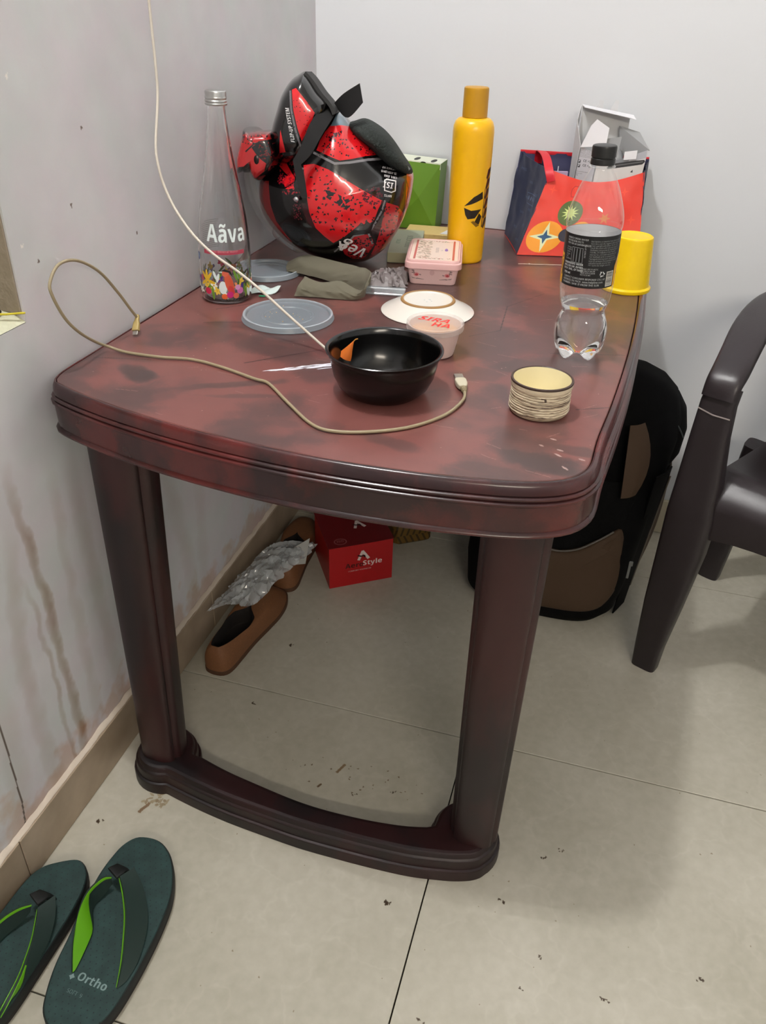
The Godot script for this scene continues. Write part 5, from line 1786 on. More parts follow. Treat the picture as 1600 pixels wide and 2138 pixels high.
func shoe_box() -> void:
	var o := thing("shoe_box", "red cardboard shoe box with a white letter mark, under the table", "box", Vector3(0.19, 0, 0.36))
	# front left, front right corners on the floor and the way back
	var a := Vector3(0.013, 0.0006, 0.149)
	var b := Vector3(0.139, 0.0006, 0.060)
	var bk := Vector3(-0.54, 0, -0.842) * 0.155
	var up := Vector3(0, 0.112, 0)
	var img := blank(512, 420, Color(0.66, 0.05, 0.075))
	var wt := Color(0.86, 0.80, 0.78)
	shoe_mark(img, Vector2(272, 120), 0.95)
	ink(img, "Aero", font_bold, Vector2(128, 252), 66, Color(0.22, 0.02, 0.03))
	ink(img, "Style", font_bold, Vector2(268, 246), 68, wt)
	ink(img, "COMFORT FOOTWEAR", font_sans, Vector2(150, 282), 19, wt)
	var fm := mat(Color(1, 1, 1), 0.35, 0.0, {"albedo_texture": tex(img)})
	var sm := mat(Color(0.66, 0.05, 0.075), 0.4)
	var f := Mb.new()
	var n := (b - a).cross(up).normalized()
	f.quad(a, b, b + up, a + up, Vector2(0, 1), Vector2(1, 1), Vector2(1, 0), Vector2(0, 0))
	part(o, "front_panel", f.done(20, false), fm, "bright red end with white lettering")
	var s := Mb.new()
	s.quad(b, b + bk, b + bk + up, b + up)
	s.quad(a + bk, a, a + up, a + bk + up)
	s.quad(b + bk, a + bk, a + bk + up, b + bk + up)
	s.quad(a, a + bk, b + bk, b)
	part(o, "box_body", s.done(20, false), sm)
	var top := blank(512, 512, Color(0.42, 0.05, 0.06))
	shoe_mark(top, Vector2(300, 250), 0.95)
	ellipse(top, Vector2(110, 440), Vector2(50, 40), Color(0.62, 0.36, 0.36))
	ellipse(top, Vector2(110, 440), Vector2(42, 33), Color(0.42, 0.05, 0.06))
	ink(top, "ISO", font_bold, Vector2(82, 455), 34, Color(0.62, 0.36, 0.36))
	var l := Mb.new()
	var rise := Vector3(0, 0.0022, 0)
	var la := a + up + rise + Vector3(0.0, 0, 0) - (b - a).normalized() * 0.002
	var lb := b + up + rise + (b - a).normalized() * 0.002
	var rows := []
	for j in 6:
		var v := j / 5.0
		var row := []
		for i in 6:
			var u := i / 5.0
			row.append(la.lerp(lb, u) + bk * (1.0 - v) * 1.01 + Vector3(0, 0.0, 0) - Vector3(0, 0.003 * sin(PI * u) * v, 0))
		rows.append(row)
	l.sheet(rows, 0.0012)
	part(o, "lid", l.done(30, false), mat(Color(1, 1, 1), 0.45, 0.0, {"albedo_texture": tex(top)}), "darker red lid with a white mark")
	var y := thing("patterned_packet", "dull yellow patterned packet on the floor behind the red shoe box", "packet", Vector3(0.325, 0, 0.245))
	y.rotation.y = 0.6
	var pimg := blank(256, 256, Color(0.42, 0.31, 0.10))
	for k in 7:
		stroke(pimg, v2s([k * 42 - 20, 0, k * 42 + 40, 130, k * 42, 256]), 13, Color(0.24, 0.18, 0.05))
	var ym := Mb.new()
	ym.box(Vector3(0, 0.029, 0), Vector3(0.10, 0.056, 0.06), 0.008)
	planar(ym, func(p): return Vector2(p.x / 0.10 + 0.5, p.z / 0.1 - p.y / 0.1))
	part(y, "packet_body", ym.done(30), mat(Color(1, 1, 1), 0.6, 0.0, {"albedo_texture": tex(pimg)}))

func shoe_mark(img: Image, c: Vector2, k: float) -> void:
	var wt := Color(0.86, 0.80, 0.78)
	stroke(img, [c + Vector2(-38, 44) * k, c + Vector2(-6, -44) * k], 24 * k, wt)
	stroke(img, [c + Vector2(-6, -44) * k, c + Vector2(44, 40) * k], 26 * k, wt)
	stroke(img, [c + Vector2(-44, -4) * k, c + Vector2(-20, 8) * k, c + Vector2(8, 4) * k, c + Vector2(14, 22) * k], 14 * k, Color(0.12, 0.02, 0.02))

func shoes() -> void:
	var img := blank(256, 256, Color(0.46, 0.30, 0.18))
	var g := RandomNumberGenerator.new()
	g.seed = 14
	for q in 1500:
		var p := Vector2(g.randf() * 256, g.randf() * 256)
		img.fill_rect(Rect2i(int(p.x), int(p.y), 3, 2), Color(0.36, 0.22, 0.13).lerp(Color(0.58, 0.39, 0.23), g.randf()))
	var upper := mat(Color(1, 1, 1), 0.7, 0.0, {"albedo_texture": tex(img), "uv1_triplanar": true, "uv1_scale": Vector3.ONE * 9.0})
	var lining := mat(Color(0.10, 0.075, 0.065), 0.85)
	var sole := mat(Color(0.30, 0.19, 0.11), 0.7)
	var one := func(o: Node3D) -> void:
		# x across, z from the heel (0) to the toe (-0.29)
		var out := smooth(v2s([0.0, 0.004, 0.022, -0.002, 0.031, -0.022, 0.033, -0.06, 0.035, -0.11, 0.042, -0.17, 0.045, -0.21, 0.040, -0.25, 0.024, -0.283, 0.0, -0.293, -0.020, -0.285, -0.036, -0.255, -0.042, -0.21, -0.039, -0.16, -0.033, -0.11, -0.031, -0.06, -0.029, -0.022, -0.022, -0.002]), 5, true)
		var base := resample(out, 96)
		var rings := []
		var sr := []
		for q in [[0.0, 0.001], [0.0, 0.011], [0.002, 0.013]]:
			sr.append(lay(inset(base, q[0]), q[1]))
		var s := Mb.new()
		s.loft(sr, true, true)
		part(o, "sole", s.done(40), sole)
		# topline: an oval over the heel half
		var line := []
		for p in base:
			var f: float = clampf(-p.y / 0.293, 0, 1)
			var z: float = -0.010 - 0.155 * pow(f, 0.85)
			var half := 0.029 * sqrt(maxf(0.0, 1.0 - pow((f - 0.45) / 0.56, 2.0)))
			var x: float = clampf(p.x / 0.040, -1, 1) * half * (1.0 if f < 0.75 else clampf((1.0 - f) / 0.25, 0, 1) + 0.0)
			line.append(Vector3(x, 0.058 + 0.008 * (1 - f) - 0.006 * sin(PI * f), z))
		for j in 9:
			var t := j / 8.0
			var ring := PackedVector3Array()
			for i in base.size():
				var p: Vector2 = base[i]
				var f: float = clampf(-p.y / 0.293, 0, 1)
				var e: Vector3 = line[i]
				var st := Vector3(p.x * 0.97, 0.012, p.y * 0.985)
				var q := st.lerp(e, t)
				var lift := sin(PI * t) * (0.012 + 0.020 * smoothstep(0.5, 0.85, f))
				q.y += lift * 0.6
				q.x += signf(p.x) * sin(PI * t) * 0.004 * minf(absf(p.x) / 0.02, 1.0)
				q.z -= sin(PI * t) * 0.008 * smoothstep(0.75, 1.0, f)
				q.z += sin(PI * t) * 0.004 * (1.0 - smoothstep(0.0, 0.15, f))
				ring.append(q)
			rings.append(ring)
		var u := Mb.new()
		u.loft(rings)
		part(o, "upper", u.done(70, false), upper, "tan woven-look upper")
		var lr := []
		for j in 4:
			var ring := PackedVector3Array()
			for i in base.size():
				var e: Vector3 = line[i]
				ring.append(Vector3(e.x * [0.985, 0.95, 0.95, 0.9][j], [e.y + 0.0006, e.y - 0.006, 0.022, 0.0185][j], lerpf(e.z, -0.085, [0.01, 0.03, 0.02, 0.08][j]) - [0.0, 0.0, 0.0, 0.0][j]))
			lr.append(ring)
		var li := Mb.new()
		li.loft(lr, false, true)
		part(o, "lining", li.done(70, false), lining, "dark brown lining")
	var a := thing("loafer_shoe", "tan slip-on shoe by the left table leg, heel towards the viewer", "shoe", Vector3(0.075, 0, 0.846), "pair of tan slip-on shoes")
	a.rotation.y = -0.075
	one.call(a)
	var b := thing("loafer_shoe", "tan slip-on shoe next to the red shoe box, half under crumpled plastic", "shoe", Vector3(0.104, 0, 0.552), "pair of tan slip-on shoes")
	b.rotation.y = 0.16
	one.call(b)
	# crumpled plastic bag over the shoes
	var k := thing("plastic_bag", "crumpled clear grey plastic bag lying over the tan shoes", "bag", Vector3(0.075, 0.0, 0.60))
	var pk := noise(97, 7.0, 4)
	pk.fractal_type = FastNoiseLite.FRACTAL_RIDGED
	var rows := []
	for j in 33:
		var row := []
		for i in 25:
			var u := i / 24.0 * 2 - 1
			var v := j / 32.0 * 2 - 1
			var q := (1.0 - u * u) * (1.0 - 0.5 * v * v)
			var n := pk.get_noise_2d(u * 0.14 + 3, v * 0.26)
			var n2 := pk.get_noise_2d(u * 0.34 + 13, v * 0.6)
			var y := 0.074 + 0.026 * q + 0.016 * n + 0.007 * n2 - 0.010 * maxf(v, 0)
			row.append(Vector3(-0.004 + u * (0.046 - 0.008 * v) - 0.018 * v + 0.008 * n2 + 0.012 * (1.0 - v) * 0.5, y, v * 0.125 + u * -0.02 + 0.012 * n))
		rows.append(row)
	var f := Mb.new()
	f.sheet(rows, 0.0006)
	var fm := mat(Color(0.84, 0.86, 0.87, 0.34), 0.16)
	fm.transparency = BaseMaterial3D.TRANSPARENCY_ALPHA
	part(k, "film", f.done(50, false), fm)
	var ins := thing("card_insert", "white card insert standing in the plastic bag above the tan shoe", "card", Vector3(0.135, 0.060, 0.475))
	var im := Mb.new()
	slab(im, [Vector3(-0.030, 0.0, 0.055), Vector3(0.010, 0.0, 0.035), Vector3(0.010, 0.052, 0.004), Vector3(-0.022, 0.034, 0.03)], 0.0012)
	part(ins, "card_face", im.done(20, false), mat(Color(0.62, 0.62, 0.60), 0.6))

func ring_box(y: float, x0: float, x1: float, z0: float, z1: float, power := 4.5, n := 64) -> PackedVector3Array:
	var r := PackedVector3Array()
	for i in n:
		var a := TAU * (i + 0.5) / n
		var c := cos(a)
		var s := sin(a)
		r.append(Vector3((x0 + x1) / 2 + signf(c) * pow(absf(c), 2.0 / power) * (x1 - x0) / 2, y, (z0 + z1) / 2 - signf(s) * pow(absf(s), 2.0 / power) * (z1 - z0) / 2))
	return r

func backpack() -> void:
	var o := thing("backpack", "black and brown backpack standing on the floor under the table's far corner", "backpack", Vector3(0.68, 0, 0.32))
	var sh := Vector3(-0.68, 0, -0.32)
	var black := bumpy(mat(Color(0.022, 0.022, 0.025), 0.85, 0.0, {"metallic_specular": 0.25}), grain(131, 256, 0.2, 3), 0.03, 14.0)
	var tan := bumpy(mat(Color(0.25, 0.175, 0.105), 0.8), grain(132, 256, 0.3, 3), 0.03, 16.0)
	var b := Mb.new()
	var rings := []
	for q in [[0.001, 0.545, 0.80, 0.175, 0.440], [0.006, 0.522, 0.828, 0.165, 0.458], [0.03, 0.502, 0.848, 0.162, 0.468], [0.10, 0.496, 0.862, 0.160, 0.462], [0.18, 0.500, 0.872, 0.158, 0.440], [0.26, 0.510, 0.884, 0.155, 0.405], [0.33, 0.525, 0.894, 0.150, 0.370], [0.40, 0.548, 0.905, 0.145, 0.335], [0.44, 0.570, 0.906, 0.142, 0.312], [0.48, 0.605, 0.890, 0.142, 0.290], [0.505, 0.650, 0.862, 0.146, 0.268], [0.520, 0.700, 0.825, 0.155, 0.250], [0.526, 0.740, 0.800, 0.175, 0.225]]:
		var r := ring_box(q[0], q[1], q[2], q[3], q[4], 3.6)
		for i in r.size():
			r[i] += sh
		rings.append(r)
	b.loft(rings, true, true)
	var body := part(o, "body", b.done(60), black)
	# lower front pocket with its tan face and pale piping
	var face := v2s([0.610, 0.052, 0.63, 0.044, 0.66, 0.042, 0.69, 0.044, 0.76, 0.046, 0.805, 0.055, 0.832, 0.085, 0.842, 0.130, 0.838, 0.190, 0.824, 0.236, 0.805, 0.232, 0.775, 0.212, 0.740, 0.190, 0.70, 0.180, 0.66, 0.186, 0.63, 0.19, 0.612, 0.180, 0.606, 0.12])
	var fs := resample(smooth(face, 4, true), 90)
	var pkt := Mb.new()
	var fr := []
	for q in [[0.0, -0.006], [0.0, 0.004], [0.006, 0.009], [0.03, 0.014]]:
		var ring := PackedVector3Array()
		for p in inset(fs, q[0]):
			var zz: float = 0.468 - maxf(p.y - 0.06, 0.0) * 0.20 - pow(absf(p.x - 0.675) / 0.17, 4.0) * 0.045
			ring.append(Vector3(p.x, p.y, zz + q[1]) + sh)
		fr.append(ring)
	pkt.loft(fr, true, true)
	var pocket := part(o, "front_pocket", pkt.done(60), tan, "brown front pocket panel")
	var pipe := Mb.new()
	var pp := []
	for q in smooth(v2s([0.555, 0.220, 0.61, 0.205, 0.66, 0.190, 0.70, 0.184, 0.740, 0.194, 0.775, 0.216, 0.808, 0.238]), 4):
		pp.append(Vector3(q.x, q.y, 0.468 - maxf(q.y - 0.06, 0.0) * 0.20 - pow(absf(q.x - 0.675) / 0.17, 4.0) * 0.045 + 0.008) + sh)
	pipe.tube(pp, 0.0022, 8)
	part(pocket, "piping", pipe.done(60), mat(Color(0.34, 0.32, 0.30), 0.6), "pale grey piping")
	# flap over the pocket
	var fl := Mb.new()
	var rows := []
	for j in 7:
		var v := j / 6.0
		var row := []
		for i in 15:
			var u := i / 14.0
			var x := lerpf(0.525, 0.842, u)
			var low := 0.222 - 0.040 * exp(-pow((x - 0.70) / 0.055, 2.0))
			var y := lerpf(0.335, low, v)
			row.append(Vector3(x, y, 0.474 - maxf(y - 0.06, 0.0) * 0.34 + 0.012 - pow(absf(x - 0.68) / 0.18, 4.0) * 0.05) + sh)
		rows.append(row)
	fl.sheet(rows, 0.004)
	part(o, "pocket_flap", fl.done(60, false), black, "black flap over the pocket")
	# upper tan inset
	var up := Mb.new()
	var ur := []
	for j in 8:
		var v := j / 7.0
		var y := lerpf(0.452, 0.318, v)
		var row := []
		for i in 6:
			var u := i / 5.0
			var x := lerpf(0.800 + 0.008 * v, 0.852 - 0.030 * pow(absf(v - 0.55) * 1.6, 2.0), u)
			row.append(Vector3(x, y, 0.3745 + (0.40 - y) * 0.50 - (u - 0.3) * 0.012 - pow(u, 3.0) * 0.012) + sh)
		ur.append(row)
	up.sheet(ur, 0.003)
	part(o, "upper_panel", up.done(60, false), tan, "brown inset panel")
	# side pocket with piping
	var sp := Mb.new()
	var sr := []
	var edge := []
	for j in 11:
		var v := j / 10.0
		var y := lerpf(0.325, 0.004, v)
		var row := []
		for i in 6:
			var u := i / 5.0
			var zf: float = lerpf(0.300, 0.270, v)
			row.append(Vector3(lerpf(0.9035, 0.878, v) + 0.012 * sin(PI * u) * sin(PI * v) + 0.006 * (1.0 - absf(u * 2 - 1)), y, lerpf(zf, 0.175, u)) + sh)
		sr.append(row)
		edge.append(row[0] + Vector3(0.001, 0, 0.002))
	sp.sheet(sr, 0.003)
	var side_pocket := part(o, "side_pocket", sp.done(60, false), tan, "brown side pocket")
	var ep := Mb.new()
	ep.tube(edge, 0.002, 8)
	part(side_pocket, "piping", ep.done(60), mat(Color(0.42, 0.38, 0.34), 0.6), "pale grey piping")
	var gus := Mb.new()
	var gr := []
	for j in 9:
		var v := j / 8.0
		var y := lerpf(0.35, 0.004, v)
		gr.append([Vector3(lerpf(0.872, 0.846, v), y, lerpf(0.365, 0.395, v)) + sh, Vector3(lerpf(0.893, 0.868, v), y, lerpf(0.335, 0.345, v)) + sh, Vector3(lerpf(0.9045, 0.879, v), y, lerpf(0.303, 0.272, v)) + sh])
	gus.sheet(gr, 0.003)
	part(o, "gusset", gus.done(60, false), black)
	# rounded shoulder hood and carrying handle
	var hood := Mb.new()
	var hr := []
	for q in [[0.330, 0.780, 0.905, 0.150, 0.300], [0.36, 0.770, 0.918, 0.145, 0.305], [0.41, 0.765, 0.922, 0.142, 0.296], [0.445, 0.770, 0.914, 0.142, 0.282], [0.470, 0.785, 0.896, 0.145, 0.262], [0.482, 0.810, 0.872, 0.155, 0.240]]:
		var r := ring_box(q[0], q[1], q[2], q[3], q[4], 2.6)
		for i in r.size():
			r[i] += sh
		hr.append(r)
	hood.loft(hr, true, true)
	part(o, "shoulder_hood", hood.done(60), black)
	var zp := Mb.new()
	zp.tube(smooth(v3s([0.812, 0.478, 0.268, 0.860, 0.462, 0.276, 0.895, 0.436, 0.280, 0.914, 0.405, 0.272]).map(func(p): return p + sh), 4), 0.0018, 8)
	part(o, "zip_line", zp.done(60), mat(Color(0.20, 0.22, 0.23), 0.4), "grey zip line")
	# zip pull and dangling strap
	var pl := Mb.new()
	pl.box(Vector3(0.858, 0.150, 0.399) + sh, Vector3(0.010, 0.012, 0.004), 0.001)
	pl.box(Vector3(0.857, 0.128, 0.400) + sh, Vector3(0.006, 0.034, 0.0025), 0.001)
	part(o, "zip_pull", pl.done(40), mat(Color(0.55, 0.56, 0.56), 0.35, 0.8), "metal zip pull")

func flip_flops() -> void:
	var r := v2s([0.140, 1.243, 0.173, 1.240, 0.202, 1.256, 0.224, 1.284, 0.240, 1.320, 0.247, 1.360, 0.250, 1.405, 0.250, 1.450, 0.247, 1.487, 0.239, 1.512, 0.215, 1.535, 0.183, 1.536, 0.158, 1.521, 0.145, 1.496, 0.134, 1.459, 0.128, 1.418, 0.121, 1.383, 0.117, 1.346, 0.115, 1.316, 0.117, 1.288, 0.123, 1.262])
	var l := v2s([0.0352, 1.326, 0.0651, 1.309, 0.0827, 1.311, 0.0986, 1.325, 0.1091, 1.350, 0.1135, 1.385, 0.1144, 1.42, 0.1144, 1.470, 0.1144, 1.513, 0.1109, 1.545, 0.0977, 1.572, 0.0704, 1.587, 0.0405, 1.575, 0.0220, 1.54, 0.0158, 1.50, 0.0128, 1.45, 0.0123, 1.40, 0.0150, 1.360, 0.0220, 1.34])
	var img := blank(700, 1100, Color(0.055, 0.115, 0.105))
	var n := noise(140, 0.012, 4).get_image(700, 1100)
	for y in 1100:
		for x in 700:
			var f := n.get_pixel(x, y).r - 0.5
			img.set_pixel(x, y, Color(0.095 + f * 0.05, 0.205 + f * 0.07, 0.195 + f * 0.07))
	# printed from above: x right, z down, 2.6 px per mm
	var k := 2600.0
	var O := Vector2(-0.005, 1.20)
	var rng := RandomNumberGenerator.new()
	rng.seed = 8
	for a in 46:
		for b in 26:
			var p := Vector2(b * 0.0095 + (0.0047 if a % 2 else 0.0), 1.23 + a * 0.0082)
			ellipse(img, (p - O) * k, Vector2(2.4, 2.4), Color(0.045, 0.10, 0.10))
	var ink_c := Color(0.46, 0.54, 0.53)
	ink(img, "Ortho", font_bold, (Vector2(0.1745, 1.4735) - O) * k, 40, ink_c, 0.06, 1.1)
	var mk := (Vector2(0.168, 1.468) - O) * k
	for a in 4:
		fill_poly(img, [mk + Vector2(12, 0).rotated(a * PI / 2), mk + Vector2(5, 5).rotated(a * PI / 2), mk, mk + Vector2(5, -5).rotated(a * PI / 2)], ink_c)
	ink(img, "SOFT  9", font_sans, (Vector2(0.172, 1.490) - O) * k, 19, Color(0.36, 0.43, 0.42), 0.05)
	var top := mat(Color(1, 1, 1), 0.72, 0.0, {"albedo_texture": tex(img)})
	var edge := mat(Color(0.065, 0.085, 0.085), 0.7)
	var foot := mat(Color(0.10, 0.075, 0.07), 0.75)
	var strap := mat(Color(0.09, 0.165, 0.145), 0.6)
	var lime := mat(Color(0.36, 0.62, 0.03), 0.5)
	var make := func(label: String, outline: Array, outer_a: Array, outer_b: Array, inner_a: Array, inner_b: Array, post: Vector3, lime_from: float, twist_from: float) -> void:
		var o := thing("flip_flop", label, "flip-flop", Vector3.ZERO, "pair of green flip-flops")
		var s := resample(smooth(outline, 4, true), 120)
		var base := Mb.new()
		base.loft([lay(inset(s, 0.003), 0.0006), lay(inset(s, 0.001), 0.003), lay(inset(s, 0.0012), 0.010)], true, true)
		part(o, "outsole", base.done(40), foot, "dark brown outsole")
		var mid := Mb.new()
		mid.loft([lay(inset(s, 0.0012), 0.0102), lay(inset(s, 0.0), 0.0125), lay(inset(s, 0.0004), 0.024), lay(inset(s, 0.002), 0.0262)], true, true)
		part(o, "midsole", mid.done(40), edge)
		var t := Mb.new()
		t.loft([lay(inset(s, 0.0022), 0.0263), lay(inset(s, 0.0030), 0.0276), lay(inset(s, 0.0055), 0.0283)], true, true)
		planar(t, func(p): return Vector2((p.x - O.x) * k / 700.0, (p.z - O.y) * k / 1100.0))
		part(o, "footbed", t.done(40), top, "dark green dotted footbed")
		# two bands from the toe post
		var ea := smooth(outer_a, 6)
		var eb := smooth(outer_b, 6)
		var b1 := Mb.new()
		b1.ribbon(ea, eb, 0.004)
		var s1 := part(o, "strap", b1.done(60), strap)
		var fa := smooth(inner_a, 6)
		var fb := smooth(inner_b, 6)
		var b2 := Mb.new()
		b2.ribbon(fa, fb, 0.004)
		var s2 := part(o, "strap", b2.done(60), strap)
		# lime lining: a thin edge all along, and the inner face where the band turns it to view
		for e in [[ea, eb, 0.0, 0.10, -1.0], [fa, fb, 0.0, 0.10, 1.0], [fa, fb, lime_from, 0.97, 1.0], [ea, eb, twist_from, 0.97, 1.0]]:
			if e[2] >= 1.0:
				continue
			var mm := Mb.new()
			var pa := []
			var pb := []
			var n0: int = e[0].size()
			for i in range(int(e[2] * n0), n0):
				var tan: Vector3 = (e[0][mini(i + 1, n0 - 1)] - e[0][maxi(i - 1, 0)]).normalized()
				var nn: Vector3 = tan.cross(e[1][i] - e[0][i]).normalized() * 0.0028
				if nn.x * e[4] < 0:
					nn = -nn
				var open: float = e[3]
				if e[2] > 0.0:
					open *= smoothstep(-0.02, 0.25, float(i) / n0 - e[2])
				pa.append(e[0][i].lerp(e[1][i], -0.04) + nn)
				pb.append(e[0][i].lerp(e[1][i], maxf(open, 0.08)) + nn)
			mm.ribbon(pa, pb, 0.0012)
			part(s1 if e[0] == ea else s2, "strap_lining", mm.done(60), lime, "lime green strap lining")
		var pm := Mb.new()
		pm.bar([post + Vector3(0.004, -0.034, -0.012), post + Vector3(0.002, -0.016, -0.006), post + Vector3(0, 0.001, 0.002), post + Vector3(-0.006, 0.003, 0.014)], [[0.0045, 0.0040], [0.0055, 0.0042], [0.0105, 0.0032], [0.0125, 0.0028]], [Vector3(0.92, 0, 0.38)], 3.5, 18)
		part(o, "toe_post", pm.done(60), mat(Color(0.045, 0.055, 0.055), 0.6), "black toe post")
	make.call("dark green flip-flop with lime lined straps, the nearer one with printed lettering", r,
		v3s([0.164, 0.058, 0.1325 + 1.20, 0.182, 0.0575, 1.352, 0.203, 0.057, 1.380, 0.220, 0.053, 1.412, 0.231, 0.043, 1.440, 0.236, 0.0290, 1.465]),
		v3s([0.174, 0.052, 1.310, 0.202, 0.042, 1.333, 0.224, 0.036, 1.362, 0.236, 0.032, 1.390, 0.2435, 0.030, 1.424, 0.2425, 0.0285, 1.452]),
		v3s([0.152, 0.058, 1.335, 0.141, 0.059, 1.343, 0.133, 0.059, 1.368, 0.137, 0.055, 1.398, 0.150, 0.044, 1.434, 0.1655, 0.0290, 1.464]),
		v3s([0.152, 0.044, 1.338, 0.146, 0.034, 1.350, 0.140, 0.031, 1.374, 0.1585, 0.0305, 1.404, 0.1645, 0.0295, 1.436, 0.1665, 0.0285, 1.460]), Vector3(0.158, 0.0575, 1.318), 0.36, 1.0)
	make.call("dark green flip-flop with lime lined straps, the one against the left wall", l,
		v3s([0.0774, 0.056, 1.410, 0.0862, 0.056, 1.425, 0.0986, 0.055, 1.450, 0.1052, 0.050, 1.474, 0.1087, 0.042, 1.500, 0.1078, 0.029, 1.542]),
		v3s([0.0862, 0.050, 1.383, 0.1003, 0.042, 1.406, 0.1096, 0.036, 1.434, 0.1122, 0.032, 1.464, 0.1113, 0.030, 1.496, 0.1012, 0.0285, 1.530]),
		v3s([0.0651, 0.056, 1.407, 0.0510, 0.057, 1.420, 0.0387, 0.056, 1.440, 0.0317, 0.052, 1.466, 0.0308, 0.043, 1.496, 0.0352, 0.029, 1.528]),
		v3s([0.0634, 0.044, 1.412, 0.0546, 0.034, 1.428, 0.0440, 0.031, 1.450, 0.0422, 0.0305, 1.476, 0.0414, 0.0295, 1.504, 0.0387, 0.0285, 1.530]), Vector3(0.072, 0.0555, 1.388), 0.7, 0.66)

func niche_bits() -> void:
	var o := thing("matchstick", "yellow stick with a black tip lying on the niche sill", "stick", Vector3(-0.03, 0.8300, 1.082))
	var b := Mb.new()
	b.tube([Vector3(0.010, -0.004, -0.022), Vector3(0.0, 0.0, 0.0), Vector3(-0.006, 0.003, 0.012)], 0.0014, 8)
	part(o, "shaft", b.done(60), mat(Color(0.80, 0.74, 0.18), 0.6))
	var h := Mb.new()
	h.lathe([[0.0, -0.0025], [0.0018, -0.0012], [0.0022, 0.0006], [0.0012, 0.0026], [0.0, 0.003]], 12, Vector3(-0.0065, 0.0035, 0.0135))
	part(o, "tip", h.done(60), mat(Color(0.05, 0.05, 0.05), 0.7), "burnt black tip")
	o.position = Vector3(-0.010, 0.8285, 1.104)
	var c := thing("metal_clip", "dark grey metal clip on the niche sill", "clip", Vector3(-0.032, 0.8275, 1.118))
	var m := Mb.new()
	m.tube(smooth(v3s([-0.006, 0.001, -0.020, 0.006, 0.0, -0.022, 0.010, 0.0, -0.006, 0.008, 0.0, 0.014, -0.004, 0.002, 0.014, -0.006, 0.003, -0.014]), 4), 0.0022, 8)
	part(c, "bent_wire", m.done(60), mat(Color(0.18, 0.18, 0.18), 0.4, 0.6))

# ---------------------------------------------------------------- the helmet
# Its side elevation is drawn on a sheet of 1600 x 1600 units, 0.300 mm to the unit.
const HU := 0.000285
const HV := 0.000266
const HC := Vector2(985, 690)

func hs(a: Array) -> Array:
	# drawing units to metres, y up
	var out := []
	for i in range(0, a.size(), 2):
		out.append(Vector2((a[i] - HC.x) * HU, (HC.y - a[i + 1]) * HV))
	return out

